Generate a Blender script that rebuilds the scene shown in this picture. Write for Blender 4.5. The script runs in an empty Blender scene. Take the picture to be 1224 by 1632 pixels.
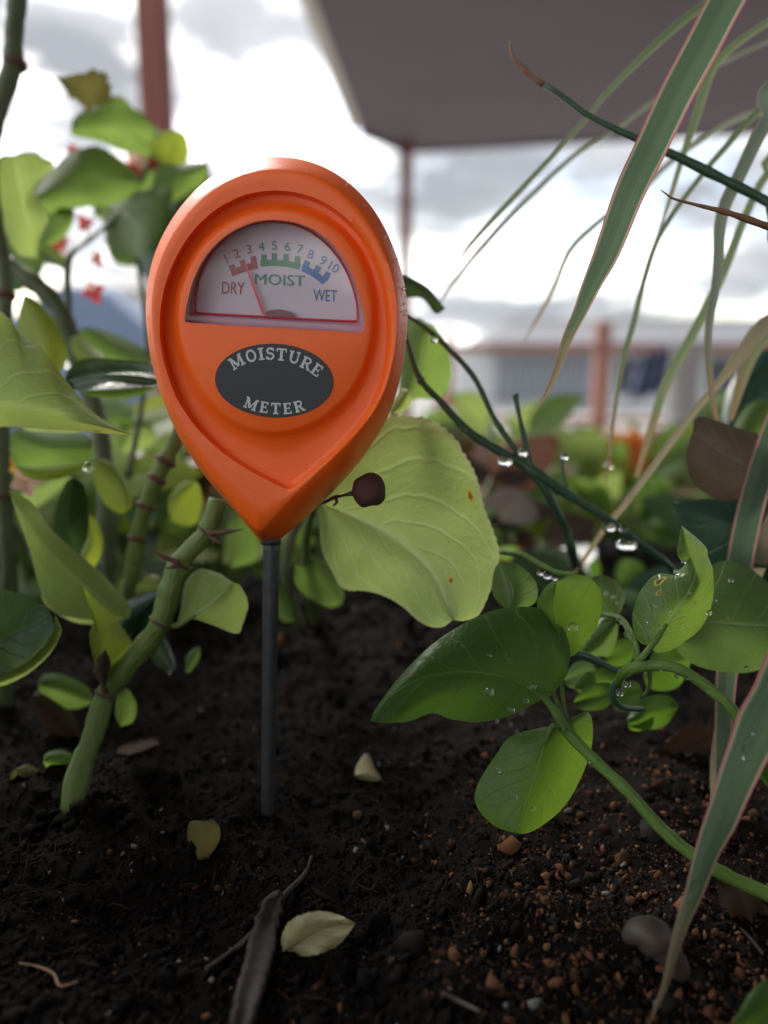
import bpy, bmesh, math, random
import numpy as np
from mathutils import Vector, noise
from mathutils.geometry import tessellate_polygon
R = math.radians
random.seed(7); rng = np.random.default_rng(7)
scn = bpy.context.scene
COL = scn.collection

# ------------------------------------------------------------------ camera
F = 1226.0; CX = 612.0; CY = 816.0          # focal length and centre in photograph pixels
PITCH = R(10.5); CAM = Vector((0, 0, 0.10))
FWD = Vector((0, math.cos(PITCH), -math.sin(PITCH))); UPV = Vector((0, math.sin(PITCH), math.cos(PITCH))); RT = Vector((1, 0, 0))
cam = bpy.data.cameras.new('camera'); camo = bpy.data.objects.new('camera', cam); COL.objects.link(camo)
camo.location = CAM; camo.rotation_euler = (R(90) - PITCH, 0, 0)
cam.sensor_fit = 'VERTICAL'; cam.sensor_height = 34.61; cam.lens = 26.0
cam.clip_start = 0.01; cam.clip_end = 2000
cam.dof.use_dof = True; cam.dof.focus_distance = 0.152; cam.dof.aperture_fstop = 7.6
scn.camera = camo

# ------------------------------------------------------------------ sky, sun, exposure
SUN_EL, SUN_AZ = R(38), R(-27)               # azimuth from +Y (ahead), negative = left
w = bpy.data.worlds.new('World'); scn.world = w; w.use_nodes = True
nt = w.node_tree; nt.nodes.clear()
def N(tree, t, **k):
    n = tree.nodes.new(t)
    for a, b in k.items(): setattr(n, a, b)
    return n
out = N(nt, 'ShaderNodeOutputWorld'); bg = N(nt, 'ShaderNodeBackground'); bg.inputs['Strength'].default_value = 0.125
sky = N(nt, 'ShaderNodeTexSky', sky_type='NISHITA'); sky.sun_disc = False
sky.sun_elevation = SUN_EL; sky.sun_rotation = SUN_AZ; sky.air_density = 1.0; sky.dust_density = 2.0
tc = N(nt, 'ShaderNodeTexCoord'); sep = N(nt, 'ShaderNodeSeparateXYZ'); nt.links.new(tc.outputs['Generated'], sep.inputs[0])
zz = N(nt, 'ShaderNodeMath', operation='MAXIMUM'); zz.inputs[1].default_value = 0.0; nt.links.new(sep.outputs[2], zz.inputs[0])
za = N(nt, 'ShaderNodeMath', operation='ADD'); za.inputs[1].default_value = 0.22; nt.links.new(zz.outputs[0], za.inputs[0])
dx = N(nt, 'ShaderNodeMath', operation='DIVIDE'); nt.links.new(sep.outputs[0], dx.inputs[0]); nt.links.new(za.outputs[0], dx.inputs[1])
dy = N(nt, 'ShaderNodeMath', operation='DIVIDE'); nt.links.new(sep.outputs[1], dy.inputs[0]); nt.links.new(za.outputs[0], dy.inputs[1])
cmb = N(nt, 'ShaderNodeCombineXYZ'); nt.links.new(dx.outputs[0], cmb.inputs[0]); nt.links.new(dy.outputs[0], cmb.inputs[1]); cmb.inputs[2].default_value = 3.3
n1 = N(nt, 'ShaderNodeTexNoise'); n1.inputs['Scale'].default_value = 2.3; n1.inputs['Detail'].default_value = 6; n1.inputs['Roughness'].default_value = 0.55
n2 = N(nt, 'ShaderNodeTexNoise'); n2.inputs['Scale'].default_value = 1.7; n2.inputs['Detail'].default_value = 7; n2.inputs['Roughness'].default_value = 0.5
off = N(nt, 'ShaderNodeVectorMath', operation='ADD'); off.inputs[1].default_value = (12, 4, 9)
nt.links.new(cmb.outputs[0], n1.inputs['Vector']); nt.links.new(cmb.outputs[0], off.inputs[0]); nt.links.new(off.outputs[0], n2.inputs['Vector'])
cov = N(nt, 'ShaderNodeValToRGB'); cov.color_ramp.elements[0].position = 0.36; cov.color_ramp.elements[1].position = 0.50
nt.links.new(n1.outputs[0], cov.inputs[0])
cc = N(nt, 'ShaderNodeValToRGB'); e = cc.color_ramp.elements
e[0].position = 0.36; e[0].color = (1.65, 1.74, 1.9, 1); e[1].position = 0.64; e[1].color = (12.5, 12.4, 12.1, 1); e_ = e.new(.50); e_.color = (2.7, 2.8, 2.95, 1)
nt.links.new(n2.outputs[0], cc.inputs[0])
mx = N(nt, 'ShaderNodeMix', data_type='RGBA'); nt.links.new(cov.outputs[0], mx.inputs['Factor'])
nt.links.new(sky.outputs[0], mx.inputs['A']); nt.links.new(cc.outputs[0], mx.inputs['B'])
nt.links.new(mx.outputs['Result'], bg.inputs['Color']); nt.links.new(bg.outputs[0], out.inputs[0])
sl = bpy.data.lights.new('sun', 'SUN'); sl.energy = 1.5; sl.angle = R(16); sl.color = (1, .95, .88)
so = bpy.data.objects.new('sun', sl); COL.objects.link(so)
sd = Vector((math.sin(SUN_AZ) * math.cos(SUN_EL), math.cos(SUN_AZ) * math.cos(SUN_EL), math.sin(SUN_EL)))
so.rotation_euler = (-sd).to_track_quat('-Z', 'Y').to_euler()
scn.view_settings.view_transform = 'Standard'; scn.view_settings.look = 'None'
scn.view_settings.exposure = 1.27; scn.view_settings.gamma = 1.0; scn.view_settings.use_curve_mapping = False
scn.cycles.max_bounces = 8; scn.cycles.transparent_max_bounces = 16
scn.cycles.use_denoising = True; scn.cycles.sample_clamp_indirect = 8

# ------------------------------------------------------------------ helpers
def P(x, y, d):
    x, y, d = float(x), float(y), float(d); return CAM + (FWD + RT * ((x - CX) / F) + UPV * ((CY - y) / F)) * d
def thing(name, loc, label, cat, group=None):
    o = bpy.data.objects.new(name, None); COL.objects.link(o); o.location = loc; o.empty_display_size = 0.01
    o['label'] = label; o['category'] = cat
    if group: o['group'] = group
    return o
def wloc(o):
    v = Vector((0, 0, 0))
    while o is not None: v = v + o.location; o = o.parent
    return v
def mk(name, verts, faces, mat, parent=None, uv=None, smooth=True, loc=None):
    """world-space verts -> one mesh object (child objects keep their thing's origin)"""
    base = wloc(parent) if parent else Vector((0, 0, 0))
    org = Vector(loc) if loc is not None else base
    me = bpy.data.meshes.new(name)
    me.from_pydata([tuple(Vector(v) - org) for v in verts], [], faces)
    if smooth: me.polygons.foreach_set('use_smooth', [True] * len(me.polygons))
    if uv is not None:
        l = me.uv_layers.new(name='UVMap'); li = np.zeros(len(me.loops), dtype=np.int32); me.loops.foreach_get('vertex_index', li)
        l.data.foreach_set('uv', np.array(uv, dtype=np.float32)[li].ravel())
    me.materials.append(mat)
    o = bpy.data.objects.new(name, me); COL.objects.link(o)
    if parent: o.parent = parent
    o.location = org - base
    return o
def tag(o, label=None, cat=None, group=None, kind=None):
    for k, v in (('label', label), ('category', cat), ('group', group), ('kind', kind)):
        if v: o[k] = v
    return o
def cr(pts, n):
    """Catmull-Rom through pts (tuples of any length), n+1 samples even in arc length of the first two values"""
    p = [np.array(q, float) for q in pts]
    if len(p) == 2: p = [p[0], (p[0] + p[1]) / 2, p[1]]
    p = [2 * p[0] - p[1]] + p + [2 * p[-1] - p[-2]]
    dense = []
    for i in range(1, len(p) - 2):
        a, b, c, d = p[i - 1], p[i], p[i + 1], p[i + 2]
        for k in range(16):
            t = k / 16
            dense.append(.5 * (2 * b + (c - a) * t + (2 * a - 5 * b + 4 * c - d) * t * t + (3 * b - a - 3 * c + d) * t ** 3))
    dense.append(p[-2]); dense = np.array(dense)
    m = min(3, dense.shape[1]) if dense.shape[1] == 3 else 2
    s = np.concatenate([[0], np.cumsum(np.linalg.norm(np.diff(dense[:, :m], axis=0), axis=1))])
    q = np.linspace(0, s[-1], n + 1)
    return np.stack([np.interp(q, s, dense[:, j]) for j in range(dense.shape[1])], 1)
def tube3(pts, rad, sides=10, cap=True):
    """ring-swept tube through 3-D points"""
    V, Fc = [], []; n = len(pts); ref = Vector((0.13, -1, 0.21)).normalized()
    for i in range(n):
        t = (pts[min(i + 1, n - 1)] - pts[max(i - 1, 0)]).normalized()
        a = t.cross(ref).normalized(); b = t.cross(a).normalized()
        for k in range(sides):
            an = 2 * math.pi * k / sides
            V.append(pts[i] + float(rad[i]) * (math.cos(an) * a + math.sin(an) * b))
    for i in range(n - 1):
        for k in range(sides):
            k2 = (k + 1) % sides
            Fc.append((i * sides + k, i * sides + k2, (i + 1) * sides + k2, (i + 1) * sides + k))
    if cap: Fc.append(tuple(range(sides - 1, -1, -1))); Fc.append(tuple((n - 1) * sides + k for k in range(sides)))
    return V, Fc
def stem(parent, name, mat, pts, n=40, sides=10, bump=0.0, far=False):
    """pts: (px, py, depth, width in px)"""
    if far: pts = [(a, b, c if c < .23 else .23 + (c - .23) * 2.3, e) for a, b, c, e in pts]
    s = cr(pts, n)
    P3 = [P(*q[:3]) for q in s]; rad = [max(.00008, q[3] / 2 * q[2] / F * (1 + bump * noise.noise(Vector((q[0] * .05, q[1] * .05, 3))))) for q in s]
    V, Fc = tube3(P3, rad, sides)
    uv = [(k / sides, i / n) for i in range(n + 1) for k in range(sides)]
    return mk(name, V, Fc, mat, parent, uv)
def leaf(parent, mat, mid, left, right, d, cup=0.0, tilt=(0, 0), n=40, m=9, serr=0.0, teeth=30, wave=0.0, name='leaf', seed=0, ridge=0.0):
    """leaf from its midrib and its two margins (photo px, base to tip); d=(depth at base, depth at tip); tilt = extra depth of each margin"""
    mid_ = cr(mid, n); L = cr([mid[0]] + list(left) + [mid[-1]], n); Rr = cr([mid[0]] + list(right) + [mid[-1]], n)
    V, Fc, uv = [], [], []
    for i in range(n + 1):
        t = i / n; dm = d[0] + (d[1] - d[0]) * t; prof = math.sin(math.pi * min(1, max(0, t))) ** .6 if 0 < t < 1 else 0
        for j in range(-m, m + 1):
            a = abs(j) / m; E = L[i] if j < 0 else Rr[i]; tl = tilt[0] if j < 0 else tilt[1]
            q = mid_[i] + (E - mid_[i]) * a
            if a == 1 and serr and 0 < i < n:
                sw = ((t * teeth + seed) % 1.0) + .5 * math.sin(i * 12.9 + seed)
                q = mid_[i] + (E - mid_[i]) * (1 + serr * (sw - .5))
            dd = dm + prof * (tl * a + cup * a * a) - ridge * math.exp(-(a * 5) ** 2) * prof
            dd += wave * noise.noise(Vector((q[0] * .011 + seed * 3.1, q[1] * .011, seed * 1.7))) * a
            V.append(P(q[0], q[1], dd)); uv.append((.5 + .5 * j / m, t))
    W = 2 * m + 1
    for i in range(n):
        for j in range(W - 1): Fc.append((i * W + j, i * W + j + 1, (i + 1) * W + j + 1, (i + 1) * W + j))
    return mk(name, V, Fc, mat, parent, uv)
def gleaf(parent, mat, base, direc, nrm, L, Wd, curl=.15, fold=.12, n=12, m=4, name='leaf', serr=0.05, blunt=.75):
    """a leaf in 3-D: base point, pointing direction, face normal, length, width"""
    direc = direc.normalized(); side = direc.cross(nrm).normalized(); nrm = side.cross(direc).normalized()
    V, Fc, uv = [], [], []; sd_ = random.random() * 9
    for i in range(n + 1):
        t = i / n; wd = Wd * .5 * (math.sin(math.pi * t ** blunt) ** .75 if 0 < t < 1 else .0)
        for j in range(-m, m + 1):
            a = j / m; k = wd * a * (1 + (serr * ((i % 2) - .5) if abs(j) == m else 0))
            h = -curl * L * t * t + fold * abs(a) * wd + .10 * wd * noise.noise(Vector((t * 3 + sd_, a * 2, sd_)))
            V.append(base + direc * (L * t) + side * k + nrm * h); uv.append((.5 + .5 * a, t))
    W = 2 * m + 1
    for i in range(n):
        for j in range(W - 1): Fc.append((i * W + j, i * W + j + 1, (i + 1) * W + j + 1, (i + 1) * W + j))
    return mk(name, V, Fc, mat, parent, uv)
def strap(parent, mat, pts, n=60, fold=.25, roll=0.0, name='blade', mm=3, rag=0.0):
    """ribbon leaf: pts (px, py, depth, width px); V-folded section"""
    s = cr(pts, n); V, Fc, uv = [], [], []
    for i in range(n + 1):
        a = s[max(0, i - 1)]; b = s[min(n, i + 1)]
        tx, ty = b[0] - a[0], b[1] - a[1]; l = math.hypot(tx, ty) or 1; nx, ny = -ty / l, tx / l
        x, y, d, wd = s[i]; wd = max(wd, .8)
        wd *= 1 + rag * noise.noise(Vector((i * .35, x * .01, 5)))
        for j in range(-mm, mm + 1):
            q = j / mm; px = x + nx * wd * .5 * q * math.cos(roll); py = y + ny * wd * .5 * q * math.cos(roll)
            dd = d + (wd * .5 * d / F) * (fold * abs(q) + math.sin(roll) * q)
            V.append(P(px, py, dd)); uv.append((.5 + .5 * q, i / n))
    W = 2 * mm + 1
    for i in range(n):
        for j in range(W - 1): Fc.append((i * W + j, i * W + j + 1, (i + 1) * W + j + 1, (i + 1) * W + j))
    return mk(name, V, Fc, mat, parent, uv)
_ico = None
def ico():
    global _ico
    if _ico is None:
        b = bmesh.new(); bmesh.ops.create_icosphere(b, subdivisions=1, radius=1); b.verts.ensure_lookup_table()
        _ico = (np.array([v.co[:] for v in b.verts]), [[v.index for v in f.verts] for f in b.faces]); b.free()
    return _ico
def ball(c, r, seg=14, rings=9, sx=1, sy=1, sz=1, rough=0, seed=0):
    V, Fc = [], []; c = Vector(c)
    for i in range(rings + 1):
        th = math.pi * i / rings
        for k in range(seg):
            ph = 2 * math.pi * k / seg; q = Vector((math.sin(th) * math.cos(ph), math.sin(th) * math.sin(ph), math.cos(th)))
            f = 1 + rough * noise.noise(q * 1.7 + Vector((seed, 0, 0)))
            V.append(c + Vector((q.x * sx, q.y * sy, q.z * sz)) * r * f)
    for i in range(rings):
        for k in range(seg): Fc.append((i * seg + k, (i + 1) * seg + k, (i + 1) * seg + (k + 1) % seg, i * seg + (k + 1) % seg))
    return V, Fc
def box(x0, x1, y0, y1, z0, z1, bev=0.0):
    b = bmesh.new(); bmesh.ops.create_cube(b, size=1)
    for v in b.verts: v.co = Vector(((x0 + x1) / 2 + v.co.x * (x1 - x0), (y0 + y1) / 2 + v.co.y * (y1 - y0), (z0 + z1) / 2 + v.co.z * (z1 - z0)))
    if bev: bmesh.ops.bevel(b, geom=b.edges[:], offset=bev, segments=2, affect='EDGES', profile=.5)
    b.verts.index_update(); V = [v.co.copy() for v in b.verts]; Fc = [[v.index for v in f.verts] for f in b.faces]; b.free()
    return V, Fc
def rotz(V, a, c=Vector((0, 0, 0))):
    ca, sa = math.cos(a), math.sin(a)
    return [Vector((c.x + (v.x - c.x) * ca - (v.y - c.y) * sa, c.y + (v.x - c.x) * sa + (v.y - c.y) * ca, v.z)) for v in V]
def merge(parts):
    V, Fc = [], []
    for v, f in parts:
        o = len(V); V += list(v); Fc += [[i + o for i in q] for q in f]
    return V, Fc

# ------------------------------------------------------------------ materials
def newmat(name):
    m = bpy.data.materials.new(name); m.use_nodes = True; t = m.node_tree; t.nodes.clear()
    o = N(t, 'ShaderNodeOutputMaterial'); p = N(t, 'ShaderNodeBsdfPrincipled'); t.links.new(p.outputs[0], o.inputs[0])
    return m, t, p, o
def c4(c): return (c[0], c[1], c[2], 1)
def plain(name, col, rough=.6, var=.25, scale=60, spec=.5, bump=0.0, bscale=200, sss=0, coat=0, metal=0):
    m, t, p, o = newmat(name); tcn = N(t, 'ShaderNodeTexCoord')
    nz = N(t, 'ShaderNodeTexNoise'); nz.inputs['Scale'].default_value = scale; nz.inputs['Detail'].default_value = 5
    t.links.new(tcn.outputs['Object'], nz.inputs['Vector'])
    mxn = N(t, 'ShaderNodeMix', data_type='RGBA'); mxn.inputs['A'].default_value = c4([x * (1 - var) for x in col]); mxn.inputs['B'].default_value = c4([min(1, x * (1 + var)) for x in col])
    t.links.new(nz.outputs[0], mxn.inputs['Factor']); t.links.new(mxn.outputs['Result'], p.inputs['Base Color'])
    p.inputs['Roughness'].default_value = rough; p.inputs['Specular IOR Level'].default_value = spec; p.inputs['Metallic'].default_value = metal
    p.inputs['Coat Weight'].default_value = coat
    if sss: p.inputs['Subsurface Weight'].default_value = sss; p.inputs['Subsurface Radius'].default_value = (1, .25, .08); p.inputs['Subsurface Scale'].default_value = .004
    if bump:
        nb = N(t, 'ShaderNodeTexNoise'); nb.inputs['Scale'].default_value = bscale; nb.inputs['Detail'].default_value = 4; t.links.new(tcn.outputs['Object'], nb.inputs['Vector'])
        b = N(t, 'ShaderNodeBump'); b.inputs['Strength'].default_value = bump; b.inputs['Distance'].default_value = .0006; t.links.new(nb.outputs[0], b.inputs['Height']); t.links.new(b.outputs[0], p.inputs['Normal'])
    return m
def mth(t, op, a, b=None, c=None):
    n = N(t, 'ShaderNodeMath', operation=op)
    for i, v in enumerate((a, b, c)):
        if v is None: continue
        if isinstance(v, (int, float)): n.inputs[i].default_value = v
        else: t.links.new(v, n.inputs[i])
    return n.outputs[0]
def leafmat(name, col, back, vein, nv=7, rough=.38, trans=.45, spots=0.0, spotcol=(.16, .09, .02), edge=None, vw=.5, mott=.3, slope=1.1, spec=.5, bumpd=.0006, lesions=()):
    """leaf: top colour, light coming through (back), vein colour; veins follow the leaf's own UVs"""
    m, t, p, o = newmat(name)
    uv = N(t, 'ShaderNodeUVMap'); uv.uv_map = 'UVMap'; s = N(t, 'ShaderNodeSeparateXYZ'); t.links.new(uv.outputs[0], s.inputs[0])
    tcn = N(t, 'ShaderNodeTexCoord')
    nz = N(t, 'ShaderNodeTexNoise'); nz.inputs['Scale'].default_value = 90; nz.inputs['Detail'].default_value = 6; nz.inputs['Roughness'].default_value = .6; t.links.new(tcn.outputs['Object'], nz.inputs['Vector'])
    fine = N(t, 'ShaderNodeTexNoise'); fine.inputs['Scale'].default_value = 900; fine.inputs['Detail'].default_value = 3; t.links.new(tcn.outputs['Object'], fine.inputs['Vector'])
    a = mth(t, 'ABSOLUTE', mth(t, 'SUBTRACT', s.outputs[0], .5)); a2 = mth(t, 'MULTIPLY', a, 2.0)
    wob = mth(t, 'MULTIPLY', mth(t, 'SUBTRACT', nz.outputs[0], .5), .16)
    midm = mth(t, 'SUBTRACT', 1.0, mth(t, 'SMOOTH_MIN', mth(t, 'MULTIPLY', a2, 18.0 / vw * .5), 1.0, .1))
    # side veins: lines of v - slope*|a|^.8
    ph = mth(t, 'ADD', mth(t, 'SUBTRACT', s.outputs[1], mth(t, 'MULTIPLY', mth(t, 'POWER', a2, .85), slope * .3)), wob)
    fr = mth(t, 'ABSOLUTE', mth(t, 'SUBTRACT', mth(t, 'FRACT', mth(t, 'MULTIPLY', ph, nv)), .5))
    sv = mth(t, 'MULTIPLY', mth(t, 'SUBTRACT', 1.0, mth(t, 'MINIMUM', mth(t, 'MULTIPLY', fr, 14.0 / vw * .5), 1.0)), .55)
    vr = N(t, 'ShaderNodeTexVoronoi', feature='DISTANCE_TO_EDGE'); vr.inputs['Scale'].default_value = 380; t.links.new(tcn.outputs['Object'], vr.inputs['Vector'])
    ret = mth(t, 'MULTIPLY', mth(t, 'SUBTRACT', 1.0, mth(t, 'MINIMUM', mth(t, 'MULTIPLY', vr.outputs['Distance'], 9.0), 1.0)), .13)
    vm = mth(t, 'MAXIMUM', mth(t, 'MAXIMUM', mth(t, 'MAXIMUM', midm, 0.0), sv), ret)
    def colour(c, v):
        m1 = N(t, 'ShaderNodeMix', data_type='RGBA'); m1.inputs['A'].default_value = c4([x * (1 - mott) for x in c]); m1.inputs['B'].default_value = c4([min(1, x * (1 + mott)) for x in c])
        t.links.new(nz.outputs[0], m1.inputs['Factor'])
        m2 = N(t, 'ShaderNodeMix', data_type='RGBA'); t.links.new(vm, m2.inputs['Factor']); t.links.new(m1.outputs['Result'], m2.inputs['A']); m2.inputs['B'].default_value = c4(v)
        last = m2.outputs['Result']
        if spots:
            vo = N(t, 'ShaderNodeTexNoise'); vo.inputs['Scale'].default_value = 330; vo.inputs['Detail'].default_value = 2; t.links.new(tcn.outputs['Object'], vo.inputs['Vector'])
            k = N(t, 'ShaderNodeMapRange'); k.inputs['From Min'].default_value = .80 - spots; k.inputs['From Max'].default_value = .86 - spots; t.links.new(vo.outputs[0], k.inputs['Value'])
            m3 = N(t, 'ShaderNodeMix', data_type='RGBA'); t.links.new(k.outputs[0], m3.inputs['Factor']); t.links.new(last, m3.inputs['A']); m3.inputs['B'].default_value = c4(spotcol); last = m3.outputs['Result']
        for (lu, lv, lr) in lesions:
            du_ = mth(t, 'SUBTRACT', s.outputs[0], lu); dv_ = mth(t, 'SUBTRACT', s.outputs[1], lv)
            ds_ = mth(t, 'ADD', mth(t, 'SQRT', mth(t, 'ADD', mth(t, 'MULTIPLY', du_, du_), mth(t, 'MULTIPLY', dv_, dv_))), mth(t, 'MULTIPLY', mth(t, 'SUBTRACT', fine.outputs[0], .5), lr * 1.2))
            for rad_, cl_ in ((lr, (.50, .46, .05)), (lr * .55, (.20, .10, .03))):
                k = N(t, 'ShaderNodeMapRange'); k.inputs['From Min'].default_value = rad_; k.inputs['From Max'].default_value = rad_ * .7; t.links.new(ds_, k.inputs['Value'])
                m5 = N(t, 'ShaderNodeMix', data_type='RGBA'); t.links.new(k.outputs[0], m5.inputs['Factor']); t.links.new(last, m5.inputs['A']); m5.inputs['B'].default_value = c4(cl_); last = m5.outputs['Result']
        if edge:
            k = N(t, 'ShaderNodeMapRange'); k.inputs['From Min'].default_value = .90; k.inputs['From Max'].default_value = 1.0; t.links.new(a2, k.inputs['Value'])
            m4 = N(t, 'ShaderNodeMix', data_type='RGBA'); t.links.new(k.outputs[0], m4.inputs['Factor']); t.links.new(last, m4.inputs['A']); m4.inputs['B'].default_value = c4(edge); last = m4.outputs['Result']
        return last
    t.links.new(colour(col, vein), p.inputs['Base Color']); p.inputs['Roughness'].default_value = rough; p.inputs['Specular IOR Level'].default_value = spec
    tr = N(t, 'ShaderNodeBsdfTranslucent'); t.links.new(colour(back, [min(1, .6 * x + .4 * y) for x, y in zip(back, vein)]), tr.inputs['Color'])
    ms = N(t, 'ShaderNodeMixShader'); ms.inputs[0].default_value = trans
    b = N(t, 'ShaderNodeBump'); b.inputs['Strength'].default_value = .6; b.inputs['Distance'].default_value = bumpd
    h = mth(t, 'ADD', mth(t, 'MULTIPLY', vm, -.6), mth(t, 'MULTIPLY', fine.outputs[0], .35)); t.links.new(h, b.inputs['Height'])
    t.links.new(b.outputs[0], p.inputs['Normal']); t.links.new(b.outputs[0], tr.inputs['Normal'])
    t.links.new(p.outputs[0], ms.inputs[1]); t.links.new(tr.outputs[0], ms.inputs[2]); t.links.new(ms.outputs[0], o.inputs[0])
    return m
def strapmat(name, green, cream, pink, trans=.5, dead=0.0, deadcol=(.32, .22, .12)):
    m, t, p, o = newmat(name)
    uv = N(t, 'ShaderNodeUVMap'); uv.uv_map = 'UVMap'; s = N(t, 'ShaderNodeSeparateXYZ'); t.links.new(uv.outputs[0], s.inputs[0])
    tcn = N(t, 'ShaderNodeTexCoord'); a2 = mth(t, 'MULTIPLY', mth(t, 'ABSOLUTE', mth(t, 'SUBTRACT', s.outputs[0], .5)), 2.0)
    mp = N(t, 'ShaderNodeMapping'); mp.inputs['Scale'].default_value = (34, 1.5, 1); t.links.new(uv.outputs[0], mp.inputs[0])
    st = N(t, 'ShaderNodeTexNoise'); st.inputs['Scale'].default_value = 1.0; st.inputs['Detail'].default_value = 3; t.links.new(mp.outputs[0], st.inputs['Vector'])
    nz = N(t, 'ShaderNodeTexNoise'); nz.inputs['Scale'].default_value = 140; nz.inputs['Detail'].default_value = 5; t.links.new(tcn.outputs['Object'], nz.inputs['Vector'])
    g = N(t, 'ShaderNodeMix', data_type='RGBA'); g.inputs['A'].default_value = c4([x * .6 for x in green]); g.inputs['B'].default_value = c4([x * 1.5 for x in green]); t.links.new(st.outputs[0], g.inputs['Factor'])
    k = N(t, 'ShaderNodeMapRange'); k.inputs['From Min'].default_value = .76; k.inputs['From Max'].default_value = .86; t.links.new(a2, k.inputs['Value'])
    m1 = N(t, 'ShaderNodeMix', data_type='RGBA'); t.links.new(k.outputs[0], m1.inputs['Factor']); t.links.new(g.outputs['Result'], m1.inputs['A']); m1.inputs['B'].default_value = c4(cream)
    k2 = N(t, 'ShaderNodeMapRange'); k2.inputs['From Min'].default_value = .85; k2.inputs['From Max'].default_value = .92; t.links.new(a2, k2.inputs['Value'])
    m2 = N(t, 'ShaderNodeMix', data_type='RGBA'); t.links.new(k2.outputs[0], m2.inputs['Factor']); t.links.new(m1.outputs['Result'], m2.inputs['A']); m2.inputs['B'].default_value = c4(pink)
    # dried tip
    k3 = N(t, 'ShaderNodeMapRange'); k3.inputs['From Min'].default_value = .90 - dead; k3.inputs['From Max'].default_value = 1.0 - dead * .7
    t.links.new(mth(t, 'ADD', s.outputs[1], mth(t, 'MULTIPLY', mth(t, 'SUBTRACT', nz.outputs[0], .5), .12)), k3.inputs['Value'])
    m3 = N(t, 'ShaderNodeMix', data_type='RGBA'); t.links.new(k3.outputs[0], m3.inputs['Factor']); t.links.new(m2.outputs['Result'], m3.inputs['A']); m3.inputs['B'].default_value = c4(deadcol)
    t.links.new(m3.outputs['Result'], p.inputs['Base Color']); p.inputs['Roughness'].default_value = .42
    tr = N(t, 'ShaderNodeBsdfTranslucent'); t.links.new(m3.outputs['Result'], tr.inputs['Color'])
    ms = N(t, 'ShaderNodeMixShader'); ms.inputs[0].default_value = trans
    b = N(t, 'ShaderNodeBump'); b.inputs['Strength'].default_value = .5; b.inputs['Distance'].default_value = .0003; t.links.new(st.outputs[0], b.inputs['Height']); t.links.new(b.outputs[0], p.inputs['Normal'])
    t.links.new(p.outputs[0], ms.inputs[1]); t.links.new(tr.outputs[0], ms.inputs[2]); t.links.new(ms.outputs[0], o.inputs[0])
    return m
def clearmat(name, tint, fres=.06, rough=.03):
    m, t, p, o = newmat(name)
    tr = N(t, 'ShaderNodeBsdfTransparent'); tr.inputs[0].default_value = c4(tint); gl = N(t, 'ShaderNodeBsdfGlossy'); gl.inputs['Roughness'].default_value = rough
    lf_ = N(t, 'ShaderNodeLayerWeight'); lf_.inputs[0].default_value = .5
    lwv = mth(t, 'ADD', mth(t, 'MULTIPLY', mth(t, 'POWER', lf_.outputs['Facing'], 4.0), .6), .045)
    ms = N(t, 'ShaderNodeMixShader'); t.links.new(lwv, ms.inputs[0]); t.links.new(tr.outputs[0], ms.inputs[1]); t.links.new(gl.outputs[0], ms.inputs[2]); t.links.new(ms.outputs[0], o.inputs[0])
    return m
M = {}
M['orange'] = plain('orange_plastic', (.94, .138, .012), rough=.40, var=.04, scale=40, spec=.45, sss=.12, bump=.12, bscale=1400)
t = M['orange'].node_tree; p = [n for n in t.nodes if n.type == 'BSDF_PRINCIPLED'][0]; tcn = N(t, 'ShaderNodeTexCoord')
nz = N(t, 'ShaderNodeTexNoise'); nz.inputs['Scale'].default_value = 120; nz.inputs['Detail'].default_value = 8; nz.inputs['Roughness'].default_value = .7; t.links.new(tcn.outputs['Object'], nz.inputs['Vector'])
k = N(t, 'ShaderNodeMapRange'); k.inputs['From Min'].default_value = .3; k.inputs['From Max'].default_value = .7; k.inputs['To Min'].default_value = .28; k.inputs['To Max'].default_value = .52; t.links.new(nz.outputs[0], k.inputs['Value']); t.links.new(k.outputs[0], p.inputs['Roughness'])
M['print_black'] = plain('black_print', (.011, .013, .018), rough=.5, var=.1)
M['print_silver'] = plain('silver_print', (.50, .52, .55), rough=.5, var=.08)
M['dial'] = plain('dial_white', (.62, .59, .66), rough=.6, var=.04)
M['p_brown'] = plain('dial_brown_print', (.36, .05, .07), rough=.6, var=.1)
M['p_green'] = plain('dial_green_print', (.035, .25, .10), rough=.6, var=.1)
M['p_blue'] = plain('dial_blue_print', (.035, .13, .42), rough=.6, var=.1)
M['needle'] = plain('needle_red', (.70, .03, .05), rough=.45, var=.05)
M['hub'] = plain('hub_brown', (.22, .05, .05), rough=.5)
M['crumbspeck'] = plain('dry_soil_speck', (.16, .11, .08), rough=.9, var=.6, scale=900)
M['lens'] = clearmat('clear_lens', (.93, .90, .93))
M['bezel'] = clearmat('clear_bezel', (.80, .66, .74), rough=.15)
M['rod'] = plain('dark_metal_rod', (.060, .068, .080), rough=.42, var=.3, scale=300, metal=.35, bump=.25, bscale=900)
M['water'] = None
m, t, p, o = newmat('water'); p.inputs['Base Color'].default_value = (1, 1, 1, 1); p.inputs['Roughness'].default_value = .02; p.inputs['IOR'].default_value = 1.33; p.inputs['Transmission Weight'].default_value = 1; M['water'] = m
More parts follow.
